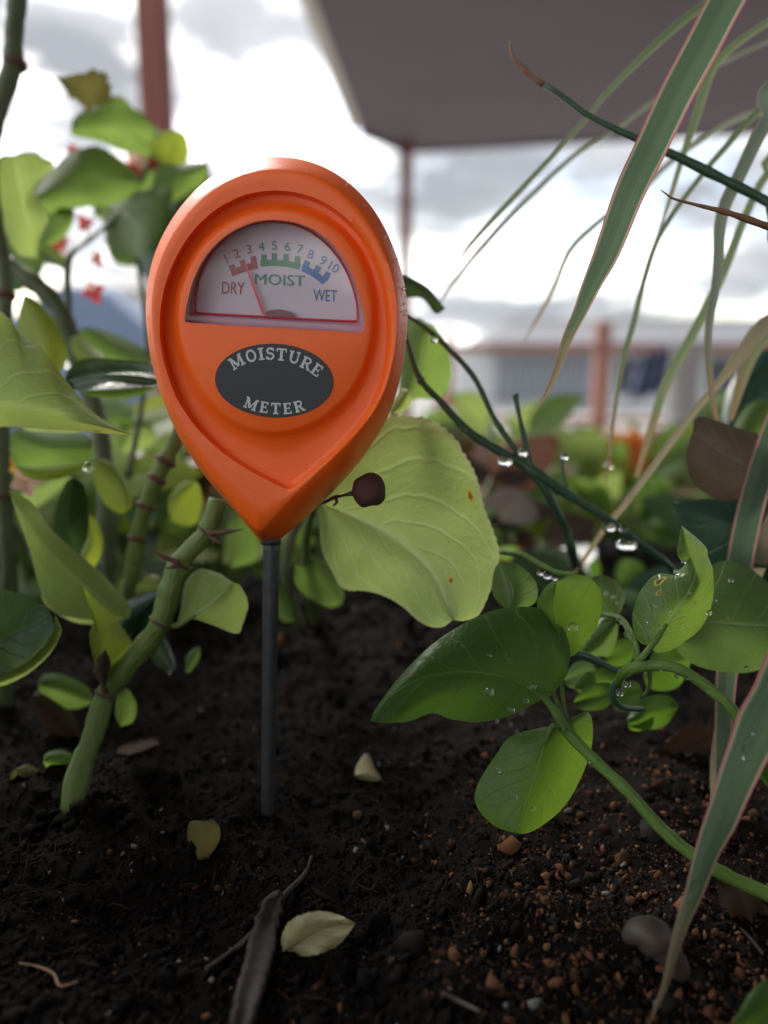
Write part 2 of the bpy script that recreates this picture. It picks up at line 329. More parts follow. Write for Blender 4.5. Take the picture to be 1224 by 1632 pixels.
# leaves
M['beg'] = leafmat('begonia_light', (.20, .28, .09), (.38, .50, .12), (.38, .47, .20), nv=5, rough=.52, trans=.55, edge=(.36, .43, .17), vw=.7, slope=2.2, spec=.35)
M['begbig'] = leafmat('begonia_pale_spotted', (.25, .34, .12), (.41, .54, .15), (.50, .60, .32), nv=5, rough=.42, trans=.55, spots=.05, spotcol=(.22, .16, .05), edge=(.46, .52, .22), vw=.8, slope=2.4, mott=.2, bumpd=.0007, lesions=((.07, .60, .026), (.40, .80, .024), (.44, .88, .014), (.30, .66, .010)))
M['begmid'] = leafmat('begonia_mid', (.095, .165, .05), (.24, .37, .07), (.22, .31, .12), nv=5, rough=.6, trans=.6, vw=.7, slope=2.0, spec=.25)
M['begdark'] = leafmat('begonia_dark_gloss', (.040, .080, .042), (.08, .15, .04), (.11, .17, .08), nv=6, rough=.28, trans=.25, vw=.6)
M['begyel'] = leafmat('begonia_yellowgreen', (.22, .29, .04), (.38, .47, .05), (.34, .40, .11), nv=5, rough=.5, trans=.55, vw=.6)
M['begolive'] = leafmat('begonia_olive_brown', (.13, .12, .045), (.20, .18, .05), (.22, .18, .06), nv=5, rough=.5, trans=.4, mott=.5)
M['begred'] = leafmat('begonia_reddish', (.16, .08, .06), (.24, .11, .07), (.2, .11, .08), nv=5, rough=.5, trans=.35, mott=.5)
M['vine'] = leafmat('vine_dark_green', (.052, .122, .028), (.15, .29, .025), (.14, .26, .06), nv=7, rough=.40, trans=.5, edge=(.10, .19, .05), vw=.4, slope=1.0, mott=.3, spec=.4)
M['vine2'] = leafmat('vine_fresh_green', (.078, .16, .032), (.21, .35, .03), (.20, .33, .09), nv=8, rough=.38, trans=.5, vw=.4, slope=1.0, mott=.3, spec=.4)
M['vine3'] = leafmat('vine_pale_green', (.11, .19, .06), (.19, .30, .06), (.22, .32, .12), nv=6, rough=.33, trans=.45, vw=.45, slope=.8, spec=.45)
M['vinebite'] = leafmat('vine_mottled', (.095, .175, .045), (.22, .34, .04), (.26, .38, .15), nv=7, rough=.30, trans=.5, spots=.07, spotcol=(.20, .12, .06), vw=.8, mott=.55, spec=.45, lesions=((.12, .50, .05), (.70, .30, .018), (.80, .62, .012), (.2, .42, .03)))
M['brownleaf'] = leafmat('brown_leaf', (.11, .085, .060), (.12, .08, .05), (.14, .10, .07), nv=5, rough=.4, trans=.2, mott=.6)
M['deadleaf'] = leafmat('dry_leaf', (.34, .31, .17), (.30, .26, .10), (.20, .15, .07), nv=5, rough=.55, trans=.2, mott=.7, spots=.15, spotcol=(.13, .10, .05))
M['darkleaf'] = leafmat('dark_bluegreen_leaf', (.022, .062, .045), (.03, .09, .03), (.05, .12, .07), nv=4, rough=.35, trans=.2, vw=.4)
M['litter'] = leafmat('litter_brown', (.050, .028, .019), (.05, .025, .012), (.075, .045, .03), nv=5, rough=.85, trans=.15, mott=.7)
M['strap'] = strapmat('striped_strap', (.10, .160, .092), (.42, .43, .28), (.50, .19, .20), dead=0.0)
M['strapdry'] = strapmat('strap_pale', (.24, .28, .20), (.36, .37, .27), (.34, .26, .22), dead=.03)
M['strappale'] = strapmat('strap_greygreen', (.17, .21, .16), (.34, .35, .29), (.34, .22, .21), dead=.0)
M['strapgreen'] = strapmat('strap_green', (.16, .22, .11), (.32, .36, .22), (.36, .28, .22), dead=.0)
M['straw'] = strapmat('straw', (.32, .28, .18), (.40, .36, .25), (.36, .30, .2), dead=.0)
M['vinestem'] = plain('vine_stem', (.100, .190, .030), rough=.5, var=.25, scale=300, bump=.15, bscale=800, sss=.1)
M['begstem'] = plain('begonia_stem', (.125, .195, .050), rough=.55, var=.5, scale=150, bump=.3, bscale=500, sss=.1)
M['begstemdark'] = plain('begonia_stem_dark', (.085, .12, .06), rough=.5, var=.45, scale=150, bump=.3, bscale=400)
def stemmat(name, col, patch, amt):
    m, t, p, o = newmat(name); tcn = N(t, 'ShaderNodeTexCoord'); uv = N(t, 'ShaderNodeUVMap'); uv.uv_map = 'UVMap'
    mp = N(t, 'ShaderNodeMapping'); mp.inputs['Scale'].default_value = (16, 26, 1); t.links.new(uv.outputs[0], mp.inputs[0])
    a = N(t, 'ShaderNodeTexNoise'); a.inputs['Scale'].default_value = 110; a.inputs['Detail'].default_value = 7; a.inputs['Roughness'].default_value = .65; t.links.new(tcn.outputs['Object'], a.inputs['Vector'])
    st = N(t, 'ShaderNodeTexNoise'); st.inputs['Scale'].default_value = 1; st.inputs['Detail'].default_value = 3; t.links.new(mp.outputs[0], st.inputs['Vector'])
    m1 = N(t, 'ShaderNodeMix', data_type='RGBA'); m1.inputs['A'].default_value = c4([x * .65 for x in col]); m1.inputs['B'].default_value = c4([x * 1.35 for x in col]); t.links.new(st.outputs[0], m1.inputs['Factor'])
    k = N(t, 'ShaderNodeMapRange'); k.inputs['From Min'].default_value = .62 - amt; k.inputs['From Max'].default_value = .74 - amt; k.inputs['To Max'].default_value = .8; t.links.new(a.outputs[0], k.inputs['Value'])
    m2 = N(t, 'ShaderNodeMix', data_type='RGBA'); t.links.new(k.outputs[0], m2.inputs['Factor']); t.links.new(m1.outputs['Result'], m2.inputs['A']); m2.inputs['B'].default_value = c4(patch)
    t.links.new(m2.outputs['Result'], p.inputs['Base Color']); p.inputs['Roughness'].default_value = .5; p.inputs['Specular IOR Level'].default_value = .4
    b = N(t, 'ShaderNodeBump'); b.inputs['Strength'].default_value = .7; b.inputs['Distance'].default_value = .0007; t.links.new(mth(t, 'ADD', st.outputs[0], mth(t, 'MULTIPLY', a.outputs[0], .8)), b.inputs['Height']); t.links.new(b.outputs[0], p.inputs['Normal'])
    return m
M['begstem'] = stemmat('begonia_stem', (.125, .190, .050), (.12, .085, .04), .03)
M['begstemdark'] = stemmat('begonia_stem_dark', (.085, .115, .055), (.08, .06, .035), .08)
M['vinestem'] = stemmat('vine_stem', (.100, .185, .032), (.16, .17, .05), -.04)
M['bract'] = plain('brown_bract', (.10, .05, .035), rough=.7, var=.5, scale=400)
M['twig'] = plain('wet_dark_green_twig', (.045, .10, .065), rough=.35, var=.4, scale=300, bump=.2)
M['berry'] = plain('berry_dark_red', (.080, .036, .032), rough=.75, spec=.2, var=.5, scale=260, bump=.5, bscale=600)
M['petal_red'] = leafmat('petal_red', (.50, .03, .05), (.6, .06, .08), (.5, .05, .06), trans=.5, nv=3)
M['petal_orange'] = leafmat('petal_orange', (.80, .20, .04), (.85, .26, .05), (.8, .2, .05), trans=.4, nv=3)
M['petal_yellow'] = leafmat('petal_yellow', (.85, .45, .03), (.9, .5, .05), (.8, .4, .05), trans=.4, nv=3)
M['petal_pink'] = leafmat('petal_pink', (.75, .45, .40), (.8, .5, .42), (.7, .4, .35), trans=.4, nv=3)
M['redpost'] = plain('red_brown_paint', (.21, .060, .042), rough=.55, var=.2, scale=6)
M['railred'] = plain('rail_red_paint', (.44, .20, .15), rough=.55, var=.2, scale=6)
M['roofunder'] = plain('roof_underside', (.155, .127, .143), rough=.8, var=.12, scale=2)
M['cream'] = plain('cream_trim', (.62, .58, .50), rough=.5, var=.1, scale=3)
M['concrete'] = plain('terrace_concrete', (.34, .33, .31), rough=.85, var=.2, scale=3)
M['board'] = plain('bed_board_brown', (.19, .095, .060), rough=.75, var=.35, scale=14, bump=.4, bscale=60)
M['wall'] = plain('white_wall', (.56, .57, .57), rough=.8, var=.06, scale=2)
M['greyroof'] = plain('grey_roof', (.20, .20, .215), rough=.7, var=.1, scale=1)
M['slat'] = plain('blue_grey_slat', (.28, .30, .34), rough=.6, var=.1)
M['darkpanel'] = plain('dark_grey_panel', (.05, .055, .075), rough=.6, var=.1)
M['tarp'] = plain('blue_grey_canvas', (.14, .19, .29), rough=.7, var=.2, scale=3)
M['bluecloth'] = plain('blue_cloth', (.19, .22, .34), rough=.8, var=.3, scale=8)
M['greycol'] = plain('grey_column', (.42, .40, .39), rough=.8, var=.2, scale=8)
M['bark'] = plain('bark_chip', (.024, .015, .012), rough=.7, var=.6, scale=350, bump=.8, bscale=500)
M['rootfib'] = plain('root_fibre', (.22, .12, .06), rough=.7, var=.4, scale=300)
M['pod'] = plain('pale_brown_pod', (.075, .056, .042), rough=.5, var=.6, scale=130, bump=.3)

# soil: black peat, with a colour per crumb
m, t, p, o = newmat('soil_peat'); tcn = N(t, 'ShaderNodeTexCoord')
nz = N(t, 'ShaderNodeTexNoise'); nz.inputs['Scale'].default_value = 160; nz.inputs['Detail'].default_value = 9; nz.inputs['Roughness'].default_value = .7; t.links.new(tcn.outputs['Object'], nz.inputs['Vector'])
rp = N(t, 'ShaderNodeValToRGB'); e = rp.color_ramp.elements; e[0].position = .35; e[0].color = (.0018, .0018, .0019, 1); e[1].position = .78; e[1].color = (.018, .011, .008, 1)
t.links.new(nz.outputs[0], rp.inputs[0]); t.links.new(rp.outputs[0], p.inputs['Base Color']); p.inputs['Roughness'].default_value = .9; p.inputs['Specular IOR Level'].default_value = .1
nb = N(t, 'ShaderNodeTexNoise'); nb.inputs['Scale'].default_value = 700; nb.inputs['Detail'].default_value = 8; nb.inputs['Roughness'].default_value = .75; t.links.new(tcn.outputs['Object'], nb.inputs['Vector'])
b = N(t, 'ShaderNodeBump'); b.inputs['Strength'].default_value = 1; b.inputs['Distance'].default_value = .0012; t.links.new(nb.outputs[0], b.inputs['Height']); t.links.new(b.outputs[0], p.inputs['Normal']); M['soil'] = m
m, t, p, o = newmat('soil_crumb'); ca = N(t, 'ShaderNodeVertexColor'); ca.layer_name = 'Col'; t.links.new(ca.outputs[0], p.inputs['Base Color']); p.inputs['Roughness'].default_value = .9; p.inputs['Specular IOR Level'].default_value = .1; M['crumb'] = m
def granmat(name, c): return plain(name, c, rough=.9, var=.5, scale=700, bump=1.0, bscale=1500, spec=.15)
GR = [granmat('granule_tan', (.17, .09, .045)), granmat('granule_rust', (.09, .036, .018)), granmat('granule_brown', (.022, .013, .009)), granmat('granule_black', (.005, .0045, .0045)), granmat('granule_grey', (.05, .048, .046))]

# ------------------------------------------------------------------ setting: terrace, bed, soil
FLOOR = -0.62
gr = mk('ground', [(-400, -60, FLOOR), (400, -60, FLOOR), (400, 900, FLOOR), (-400, 900, FLOOR)], [(0, 1, 2, 3)], M['concrete'], smooth=False); tag(gr, kind='structure')
BY1 = .62
bed = thing('raised_bed', (0, .2, FLOOR), 'brown wooden raised bed holding the dark soil and plants', 'planter')
for (x0, x1, y0, y1) in ((-.62, .72, BY1, BY1 + .03), (-.62, .72, -.16, -.13), (-.65, -.62, -.16, BY1 + .03), (.72, .75, -.16, BY1 + .03)):
    for k in range(4):
        z1 = -.002 - k * .15; v, f = box(x0, x1, y0, y1, z1 - .146, z1, .004); mk('board', v, f, M['board'], bed, smooth=False)
v, f = box(-.615, .715, -.125, BY1 - .005, -.60, -.06); mk('liner', v, f, M['board'], bed, smooth=False)

def hz(x, y):
    return (.0050 * noise.noise(Vector((x * 14, y * 14, 1.7))) + .0030 * noise.noise(Vector((x * 45, y * 45, 4.2)))
            + .0019 * noise.noise(Vector((x * 130, y * 130, 9.1))) + .0006 * noise.noise(Vector((x * 330, y * 330, 2.1))) - .012 * max(0, (y - .25)) / .3 + .006 * math.exp(-((x + .072) ** 2 + (y - .172) ** 2) / .00030))
def axis(lo, hi, d0, d1, fine, coarse):
    a = [lo]
    while a[-1] < hi - 1e-6:
        s = fine if d0 <= a[-1] < d1 else coarse
        a.append(min(hi, a[-1] + s))
    return a
xs = axis(-.617, .717, -.135, .145, .0010, .012); ys = axis(-.127, BY1 - .003, .085, .33, .0010, .010)
V = [(x, y, hz(x, y)) for y in ys for x in xs]; nx = len(xs)
Fc = [(j * nx + i, j * nx + i + 1, (j + 1) * nx + i + 1, (j + 1) * nx + i) for j in range(len(ys) - 1) for i in range(nx - 1)]
soil = mk('soil', V, Fc, M['soil']); tag(soil, kind='structure')
def soilpt(px, py, up=0.0):
    r = FWD + RT * ((px - CX) / F) + UPV * ((CY - py) / F); z = 0
    for _ in range(8):
        d = (z - CAM.z) / r.z; q = CAM + r * d; z = hz(q.x, q.y)
    return Vector((q.x, q.y, z + up))
def soild(px, py): return (soilpt(px, py) - CAM).dot(FWD)

# crumbs: too many and too small to tell apart -> one part of the soil
NC = 46000
u = rng.random(NC); y0, y1 = .088, .52
yy = (y0 ** -.5 + u * (y1 ** -.5 - y0 ** -.5)) ** -2
xx = (rng.random(NC) * 2 - 1) * (.56 * yy + .03)
iv, ifc = ico(); nv_ = len(iv); ifc = np.array(ifc)
sz = .00022 * np.exp(rng.normal(0, .6, NC)) * (1 + .8 * (yy > .25)); sz = np.minimum(sz, .0016)
warm = np.clip(1.25 - ((xx - .060) / .042) ** 2 * .6 - ((yy - .135) / .07) ** 2 * .5, .12, 1)  # rusty crumbs gather at right; darker tone elsewhere partly puts shade into the colour
typ = rng.random(NC); colr = np.zeros((NC, 3)); dk = rng.random((NC, 1))
colr[:] = np.array([.0055, .0045, .0042]) * (.4 + 1.7 * dk) * (1 + 1.3 * (warm[:, None] ** 2))
mk1 = typ < .48 * warm ** 1.5; colr[mk1] = np.array([.105, .048, .026]) * (.4 + 1.1 * dk[mk1])
mk2 = typ < .07 * warm; colr[mk2] = np.array([.16, .085, .040]) * (.5 + .8 * dk[mk2])
mk3 = (typ > .985); colr[mk3] = np.array([.16, .16, .15])
zz_ = np.array([hz(a, b) for a, b in zip(xx, yy)])
VV = np.zeros((NC, nv_, 3), dtype=np.float32)
ang = rng.random((NC, 3)) * 6.28
ca, sa = np.cos(ang[:, 0])[:, None], np.sin(ang[:, 0])[:, None]; cb, sb = np.cos(ang[:, 1])[:, None], np.sin(ang[:, 1])[:, None]
jit = 1 + .36 * rng.standard_normal((NC, nv_)); an = np.exp(rng.normal(0, .36, (NC, 3)))
bx = iv[None, :, 0] * jit * an[:, :1]; by = iv[None, :, 1] * jit * an[:, 1:2]; bz = iv[None, :, 2] * jit * an[:, 2:]
bx, by = bx * ca - by * sa, bx * sa + by * ca; by, bz = by * cb - bz * sb, by * sb + bz * cb
VV[:, :, 0] = xx[:, None] + bx * sz[:, None]; VV[:, :, 1] = yy[:, None] + by * sz[:, None]; VV[:, :, 2] = zz_[:, None] + sz[:, None] * .35 + bz * sz[:, None]
me = bpy.data.meshes.new('soil_crumbs'); nf = len(ifc)
me.vertices.add(NC * nv_); me.vertices.foreach_set('co', VV.ravel())
FF = (ifc[None] + (np.arange(NC) * nv_)[:, None, None]).astype(np.int32).ravel()
me.loops.add(len(FF)); me.loops.foreach_set('vertex_index', FF); me.polygons.add(NC * nf)
me.polygons.foreach_set('loop_start', np.arange(0, NC * nf * 3, 3, dtype=np.int32)); me.update(calc_edges=True)
at = me.color_attributes.new('Col', 'FLOAT_COLOR', 'POINT'); cl = np.ones((NC, nv_, 4), dtype=np.float32); cl[:, :, :3] = colr[:, None, :]; at.data.foreach_set('color', cl.ravel())
me.materials.append(M['crumb']); cro = bpy.data.objects.new('soil_crumbs', me); COL.objects.link(cro); cro.parent = soil; cro['kind'] = 'stuff'
# granules and bark bits large enough to pick out: one object each, shared meshes
pro = []
for k in range(10):
    vv = [Vector(q) * (1 + .6 * noise.noise(Vector(q) * 1.6 + Vector((k * 5, 0, 0)))) for q in iv]
    st = (1, 1, 1) if k < 5 else (2.1, .7, .55)
    b = bmesh.new(); bv = [b.verts.new((q.x * st[0], q.y * st[1], q.z * st[2])) for q in vv]
    for f in ifc: b.faces.new([bv[i] for i in f])
    if k < 5: bmesh.ops.subdivide_edges(b, edges=b.edges[:], cuts=1, use_grid_fill=True, smooth=.25, fractal=.35, seed=k)
    me = bpy.data.meshes.new('granule' if k < 5 else 'bark_bit'); b.to_mesh(me); b.free()
    me.polygons.foreach_set('use_smooth', [k < 5] * len(me.polygons)); pro.append(me)
def granule(k, mi, pos, s):
    me = pro[k].copy() if (k, mi) not in granule.c else granule.c[(k, mi)]
    if (k, mi) not in granule.c: me.materials.append(GR[mi]); granule.c[(k, mi)] = me
    o = bpy.data.objects.new('granule' if k < 5 else 'bark_bit', me); COL.objects.link(o); o.parent = soil
    o.location = pos; o.scale = (s, s, s * .85); o.rotation_euler = (random.uniform(-.5, .5), random.uniform(-.5, .5), random.uniform(0, 6.28))
granule.c = {}
for (px, py, r, mi) in ((570, 1303, .0011, 0), (452, 1137, .0011, 0), (347, 1418, .0009, 0), (312, 1419, .0009, 1), (457, 1266, .0009, 2), (658, 1225, .0012, 4), (925, 1303, .0012, 0), (962, 1325, .0013, 1),
                        (1016, 1278, .0012, 0), (1045, 1255, .0014, 1), (940, 1400, .0010, 1), (905, 1373, .0011, 4), (905, 1400, .0010, 0), (1005, 1440, .0010, 0), (660, 1375, .0009, 1), (1110, 1315, .0010, 0),
                        (718, 1350, .0010, 1), (840, 1290, .0012, 2), (624, 1535, .0008, 0), (980, 1385, .0010, 1), (1200, 1300, .0013, 0), (1030, 1520, .0009, 0), (712, 1570, .0008, 1), (990, 1570, .0008, 0)):
    granule(random.randrange(5), mi, soilpt(px, py, r * .5), r)
for i in range(270):
    y = .10 + .26 * random.random() ** 1.4; x = random.uniform(-1, 1) * (.5 * y + .015)
    wm = max(.06, 1 - ((x - .060) / .042) ** 2 * .5); r_ = random.random()
    mi = 0 if r_ < .10 * wm else 1 if r_ < .34 * wm else 2 if r_ < .62 else 3 if r_ < .95 else 4
    s = random.uniform(.0005, .0010) * (1 + .5 * (mi in (2, 3)))
    granule(random.randrange(10), mi, Vector((x, y, hz(x, y) + s * .3)), s)

# clods banked round the foot of the thick begonia stem
for i in range(26):
    a_ = random.uniform(0, 6.28); rr__ = random.uniform(.002, .011); c_ = soilpt(114, 1292); x, y = c_.x + rr__ * math.cos(a_), c_.y + rr__ * .9 * math.sin(a_)
    s_ = random.uniform(.0008, .0019); granule(random.randrange(5), random.choice((2, 3, 3, 3)), Vector((x, y, hz(x, y) + s_ * .5)), s_)
# fine root and coir fibres in the peat
parts = []
for i in range(900):
    y = .095 + .22 * random.random() ** 1.3; x = random.uniform(-1, 1) * (.5 * y + .02); a_ = random.uniform(0, 6.28); L_ = random.uniform(.0015, .007); cv = random.uniform(-1.2, 1.2); pp = []
    for k in range(6):
        t_ = k / 5; an_ = a_ + cv * t_; x += math.cos(an_) * L_ / 5; y += math.sin(an_) * L_ / 5; pp.append(Vector((x, y, hz(x, y) + .0002 + .0012 * math.sin(math.pi * t_) * random.random())))
    r0 = random.uniform(.00005, .00014); parts.append(tube3(pp, [r0, r0 * 1.3, r0 * 1.2, r0, r0 * .8, r0 * .4], 4, False))
fb = mk('soil_fibres', *merge(parts), granmat('fibre_brown', (.040, .022, .013)), soil); fb['kind'] = 'stuff'

# ------------------------------------------------------------------ pavilion, posts, railing, far houses
def flat(name, pts, z0, z1, mat, parent):
    n = len(pts); V = [(x, y, z0) for x, y in pts] + [(x, y, z1) for x, y in pts]
    Fc = [tuple(range(n - 1, -1, -1)), tuple(range(n, 2 * n))] + [(i, (i + 1) % n, n + (i + 1) % n, n + i) for i in range(n)]
    return mk(name, V, Fc, mat, parent, smooth=False)
ZR = 1.75
pav = thing('pavilion', (.2, 6.2, FLOOR), 'patio pavilion with broad dark flat roof on thin red-brown post', 'pavilion')
RP = [(-.868, -2.8), (-.152, 5.81), (.20, 6.28), (2.86, 5.75), (5.2, 5.3), (5.2, -2.8)]  # unseen rear part stretched back past the camera to block sky light
flat('roof_slab', RP, ZR, ZR + .13, M['roofunder'], pav)
def strip(name, a, b, wd, z0, z1, mat, parent, side=1):
    a, b = Vector(a), Vector(b); t = (b - a).normalized(); n = Vector((-t.y, t.x)) * side
    pts = [a, b, b + n * wd, a + n * wd]
    if side < 0: pts.reverse()
    return flat(name, [(q.x, q.y) for q in pts], z0, z1, mat, parent)
rs_ = [o_ for o_ in pav.children][0]
strip('gutter', (-.872, -2.8), (-.156, 5.81), .075, ZR + .01, ZR + .09, M['cream'], rs_)
strip('fascia', (-.146, 5.815), (.20, 6.284), .03, ZR - .03, ZR + .16, M['roofunder'], rs_)
strip('fascia', (.20, 6.284), (5.2, 5.304), .03, ZR - .02, ZR + .16, M['roofunder'], rs_)
v, f = box(-.9, 5.2, -2.98, -2.82, FLOOR, ZR + .13); mk('shade_wall', v, f, M['cream'], pav, smooth=False)  # unseen wall added behind the camera to cut light from the rear
for (x, y) in ((.165, 6.1), (4.9, 5.2)):
    v, f = box(x - .045, x + .045, y - .045, y + .045, FLOOR, ZR - .004, .006); mk('post', v, f, M['redpost'], pav, smooth=False)
pst = thing('patio_post', P(247, 100, 2.75) * 1, 'tall red-brown post rising behind the begonia leaves at upper left', 'post')
b0 = P(247, 100, 2.75); pst.location = (b0.x, b0.y, FLOOR)
v, f = box(b0.x - .052, b0.x + .052, b0.y - .052, b0.y + .052, FLOOR, 3.3, .008); mk('shaft', v, f, M['redpost'], pst, smooth=False)
v, f = box(b0.x - .09, b0.x + .09, b0.y - .09, b0.y + .09, FLOOR + .001, FLOOR + .05, .008); mk('base_plate', v, f, M['redpost'], pst, smooth=False)
v, f = box(b0.x - 2.2, b0.x + .3, b0.y - .05, b0.y + .05, 3.302, 3.44, .008); mk('top_beam', v, f, M['redpost'], pst, smooth=False)
rl = thing('terrace_railing', (.9, 5.2, FLOOR), 'red railing with square posts in front of the pale building', 'railing')
def railpost(px, ytop, d, wd):
    q = P(px, ytop, d); v, f = box(q.x - wd, q.x + wd, q.y - wd, q.y + wd, FLOOR, q.z, .006); mk('post', v, f, M['railred'], rl, smooth=False)
railpost(716, 522, 5.2, .034); railpost(962, 512, 5.2, .048); railpost(1225, 512, 5.2, .048)
a = P(712, 556, 5.2); b_ = P(1260, 556, 5.2)
for (za_, zb_) in ((-.026, .026), (-.50, -.46)):
    v, f = box(a.x + .04, b_.x, a.y - .022, a.y + .022, a.z + za_, a.z + zb_, .005); mk('rail', v, f, M['railred'], rl, smooth=False)
# far pale building with slatted screen
D = 15.0
hs = thing('far_building', (4.2, D, FLOOR), 'low pale building with grey roof and slatted screens beyond the railing', 'building')
def pbox(name, x0, y0, x1, y1, d, depth, mat, parent, bev=.01):
    def PY(x, y):
        r_ = FWD + RT * ((x - CX) / F) + UPV * ((CY - y) / F); return CAM + r_ * (d / r_.y)
    a = PY(x0, y1); b = PY(x1, y0); v, f = box(a.x, b.x, d, d + depth, a.z, b.z, bev); return mk(name, v, f, mat, parent, smooth=False)
a = P(725, 560, D); b_ = P(1700, 560, D)
v, f = box(a.x, b_.x, D, D + 4, FLOOR, a.z + .05); mk('wall', v, f, M['wall'], hs, smooth=False)
zr0 = P(800, 548, D).z; zr1 = P(800, 503, D).z
x0 = P(765, 500, D).x; x1 = P(1750, 500, D).x
mk('roof', [(x0, D - .4, zr0), (x1, D - .4, zr0), (x1, D + 2.4, zr1), (x0 + .8, D + 2.4, zr1), (x0, D - .4, zr0 - .12), (x1, D - .4, zr0 - .12), (x1, D + 4.6, zr0 - .12), (x0, D + 4.6, zr0 - .12), (x1, D + 4.6, zr0), (x0, D + 4.6, zr0)],
   [(0, 1, 2, 3), (4, 5, 1, 0), (3, 2, 8, 9), (7, 6, 5, 4), (9, 8, 6, 7), (0, 3, 9, 7, 4), (1, 5, 6, 8, 2)], M['greyroof'], hs, smooth=False)
mk('roof_trim', *box(x0 + .8, x1, D + 2.3, D + 2.5, zr1 + .003, zr1 + .06), M['cream'], hs, smooth=False)
for i in range(15):
    xx0 = 790 + i * 11; pbox('slat', xx0, 568, xx0 + 8, 632, D - .10, .06, M['slat'], hs)
pbox('screen_frame', 786, 632.5, 956, 636, D - .14, .12, M['slat'], hs)
pbox('door_panel', 872, 637, 924, 690, D - .12, .1, M['darkpanel'], hs)
for k in range(4): pbox('panel', 745 + k * 31, 640, 772 + k * 31, 700, D - .12, .08, M['wall'], hs)
pbox('window', 985, 572, 1060, 625, D - .1, .08, M['darkpanel'], hs)
pbox('window', 1130, 572, 1215, 625, D - .1, .08, M['darkpanel'], hs)
# blue cloth and grey column right of the railing post
gc = P(1092, 600, 4.2)
co = thing('garden_column', (gc.x, gc.y, FLOOR), 'thick pale grey column behind the striped blades at right', 'column')
zc = P(1092, 545, 4.2).z
pr = [(.11, FLOOR), (.11, FLOOR + .08), (.085, FLOOR + .1), (.078, zc - .08), (.10, zc - .05), (.10, zc)]
V = [Vector((gc.x + r * math.cos(2 * math.pi * k / 20), gc.y + r * math.sin(2 * math.pi * k / 20), z)) for r, z in pr for k in range(20)]
Fc = [(i * 20 + k, i * 20 + (k + 1) % 20, (i + 1) * 20 + (k + 1) % 20, (i + 1) * 20 + k) for i in range(len(pr) - 1) for k in range(20)] + [tuple((len(pr) - 1) * 20 + k for k in range(20))]
mk('shaft', V, Fc, M['greycol'], co)
V, Fc, uv = [], [], []
for i in range(17):
    for j in range(15):
        x = 1015 + 55 * i / 16 - 12 * j / 14; y = 572 + 68 * j / 14 - 20 * i / 16
        V.append(P(x, y, 4.0 + .035 * math.sin(i * 1.3 + j * .25) + .02 * math.sin(j * .7)))
for i in range(16):
    for j in range(14): Fc.append((i * 15 + j, i * 15 + j + 1, (i + 1) * 15 + j + 1, (i + 1) * 15 + j))
cl_ = mk('hanging_cloth', V, Fc, M['bluecloth'], loc=P(1040, 640, 4.0)); tag(cl_, 'blue cloth hanging beside the grey column beyond the flowers', 'cloth')
md = cl_.modifiers.new('thick', 'SOLIDIFY'); md.thickness = .012
# blue-grey canvas shelter at left
dt = 7.0
tq = [P(95, 455, dt), P(165, 462, dt), P(232, 520, dt), P(120, 452, dt + 2.0), P(190, 458, dt + 2.0), P(262, 516, dt + 2.0)]
cs = thing('canvas_shelter', (tq[1].x, dt, FLOOR), 'blue-grey canvas shelter seen between begonia stems at left', 'shelter')
l0 = tq[0] + Vector((-.9, 0, -.55)); l1 = tq[3] + Vector((-.9, 0, -.55))
e0 = Vector((tq[2].x, tq[2].y, FLOOR)); e1 = Vector((tq[5].x, tq[5].y, FLOOR)); g0 = Vector((l0.x, l0.y, FLOOR)); g1 = Vector((l1.x, l1.y, FLOOR))
mk('canopy', [l0, tq[0], tq[1], tq[2], l1, tq[3], tq[4], tq[5]], [(0, 1, 5, 4), (1, 2, 6, 5), (2, 3, 7, 6)], M['tarp'], cs, smooth=False)
mk('side_sheet', [l0, tq[0], tq[1], tq[2], e0, g0], [(0, 5, 4, 3, 2, 1)], M['tarp'], cs, smooth=False)
mk('side_sheet', [tq[2], tq[5], e1, e0], [(0, 3, 2, 1)], M['tarp'], cs, smooth=False)
for q in (tq[2], tq[5], l0, l1):
    v, f = tube3([Vector((q.x + .03, q.y, FLOOR)), Vector((q.x + .03, q.y, q.z))], [.02, .02], 8); mk('pole', v, f, M['greycol'], cs)
hb = thing('far_house', (-3, 22, FLOOR), 'distant beige house behind the blue-grey canvas shelter', 'house')
a = P(150, 470, 22); b_ = P(420, 470, 22)
v, f = box(a.x, b_.x, 22, 27, FLOOR, P(200, 468, 22).z); mk('wall', v, f, M['cream'], hb, smooth=False)
zt = P(200, 468, 22).z
mk('roof', [(a.x - .3, 21.7, zt + .003), (b_.x + .3, 21.7, zt + .003), (b_.x + .3, 27.3, zt + .003), (a.x - .3, 27.3, zt + .003), (a.x + .6, 24.5, zt + .9), (b_.x - .6, 24.5, zt + .9)],
   [(0, 1, 5, 4), (2, 3, 4, 5), (3, 0, 4), (1, 2, 5), (3, 2, 1, 0)], M['greyroof'], hb, smooth=False)
for k in range(3): pbox('window', 170 + k * 70, 500, 200 + k * 70, 545, 21.95, .04, M['darkpanel'], hb)

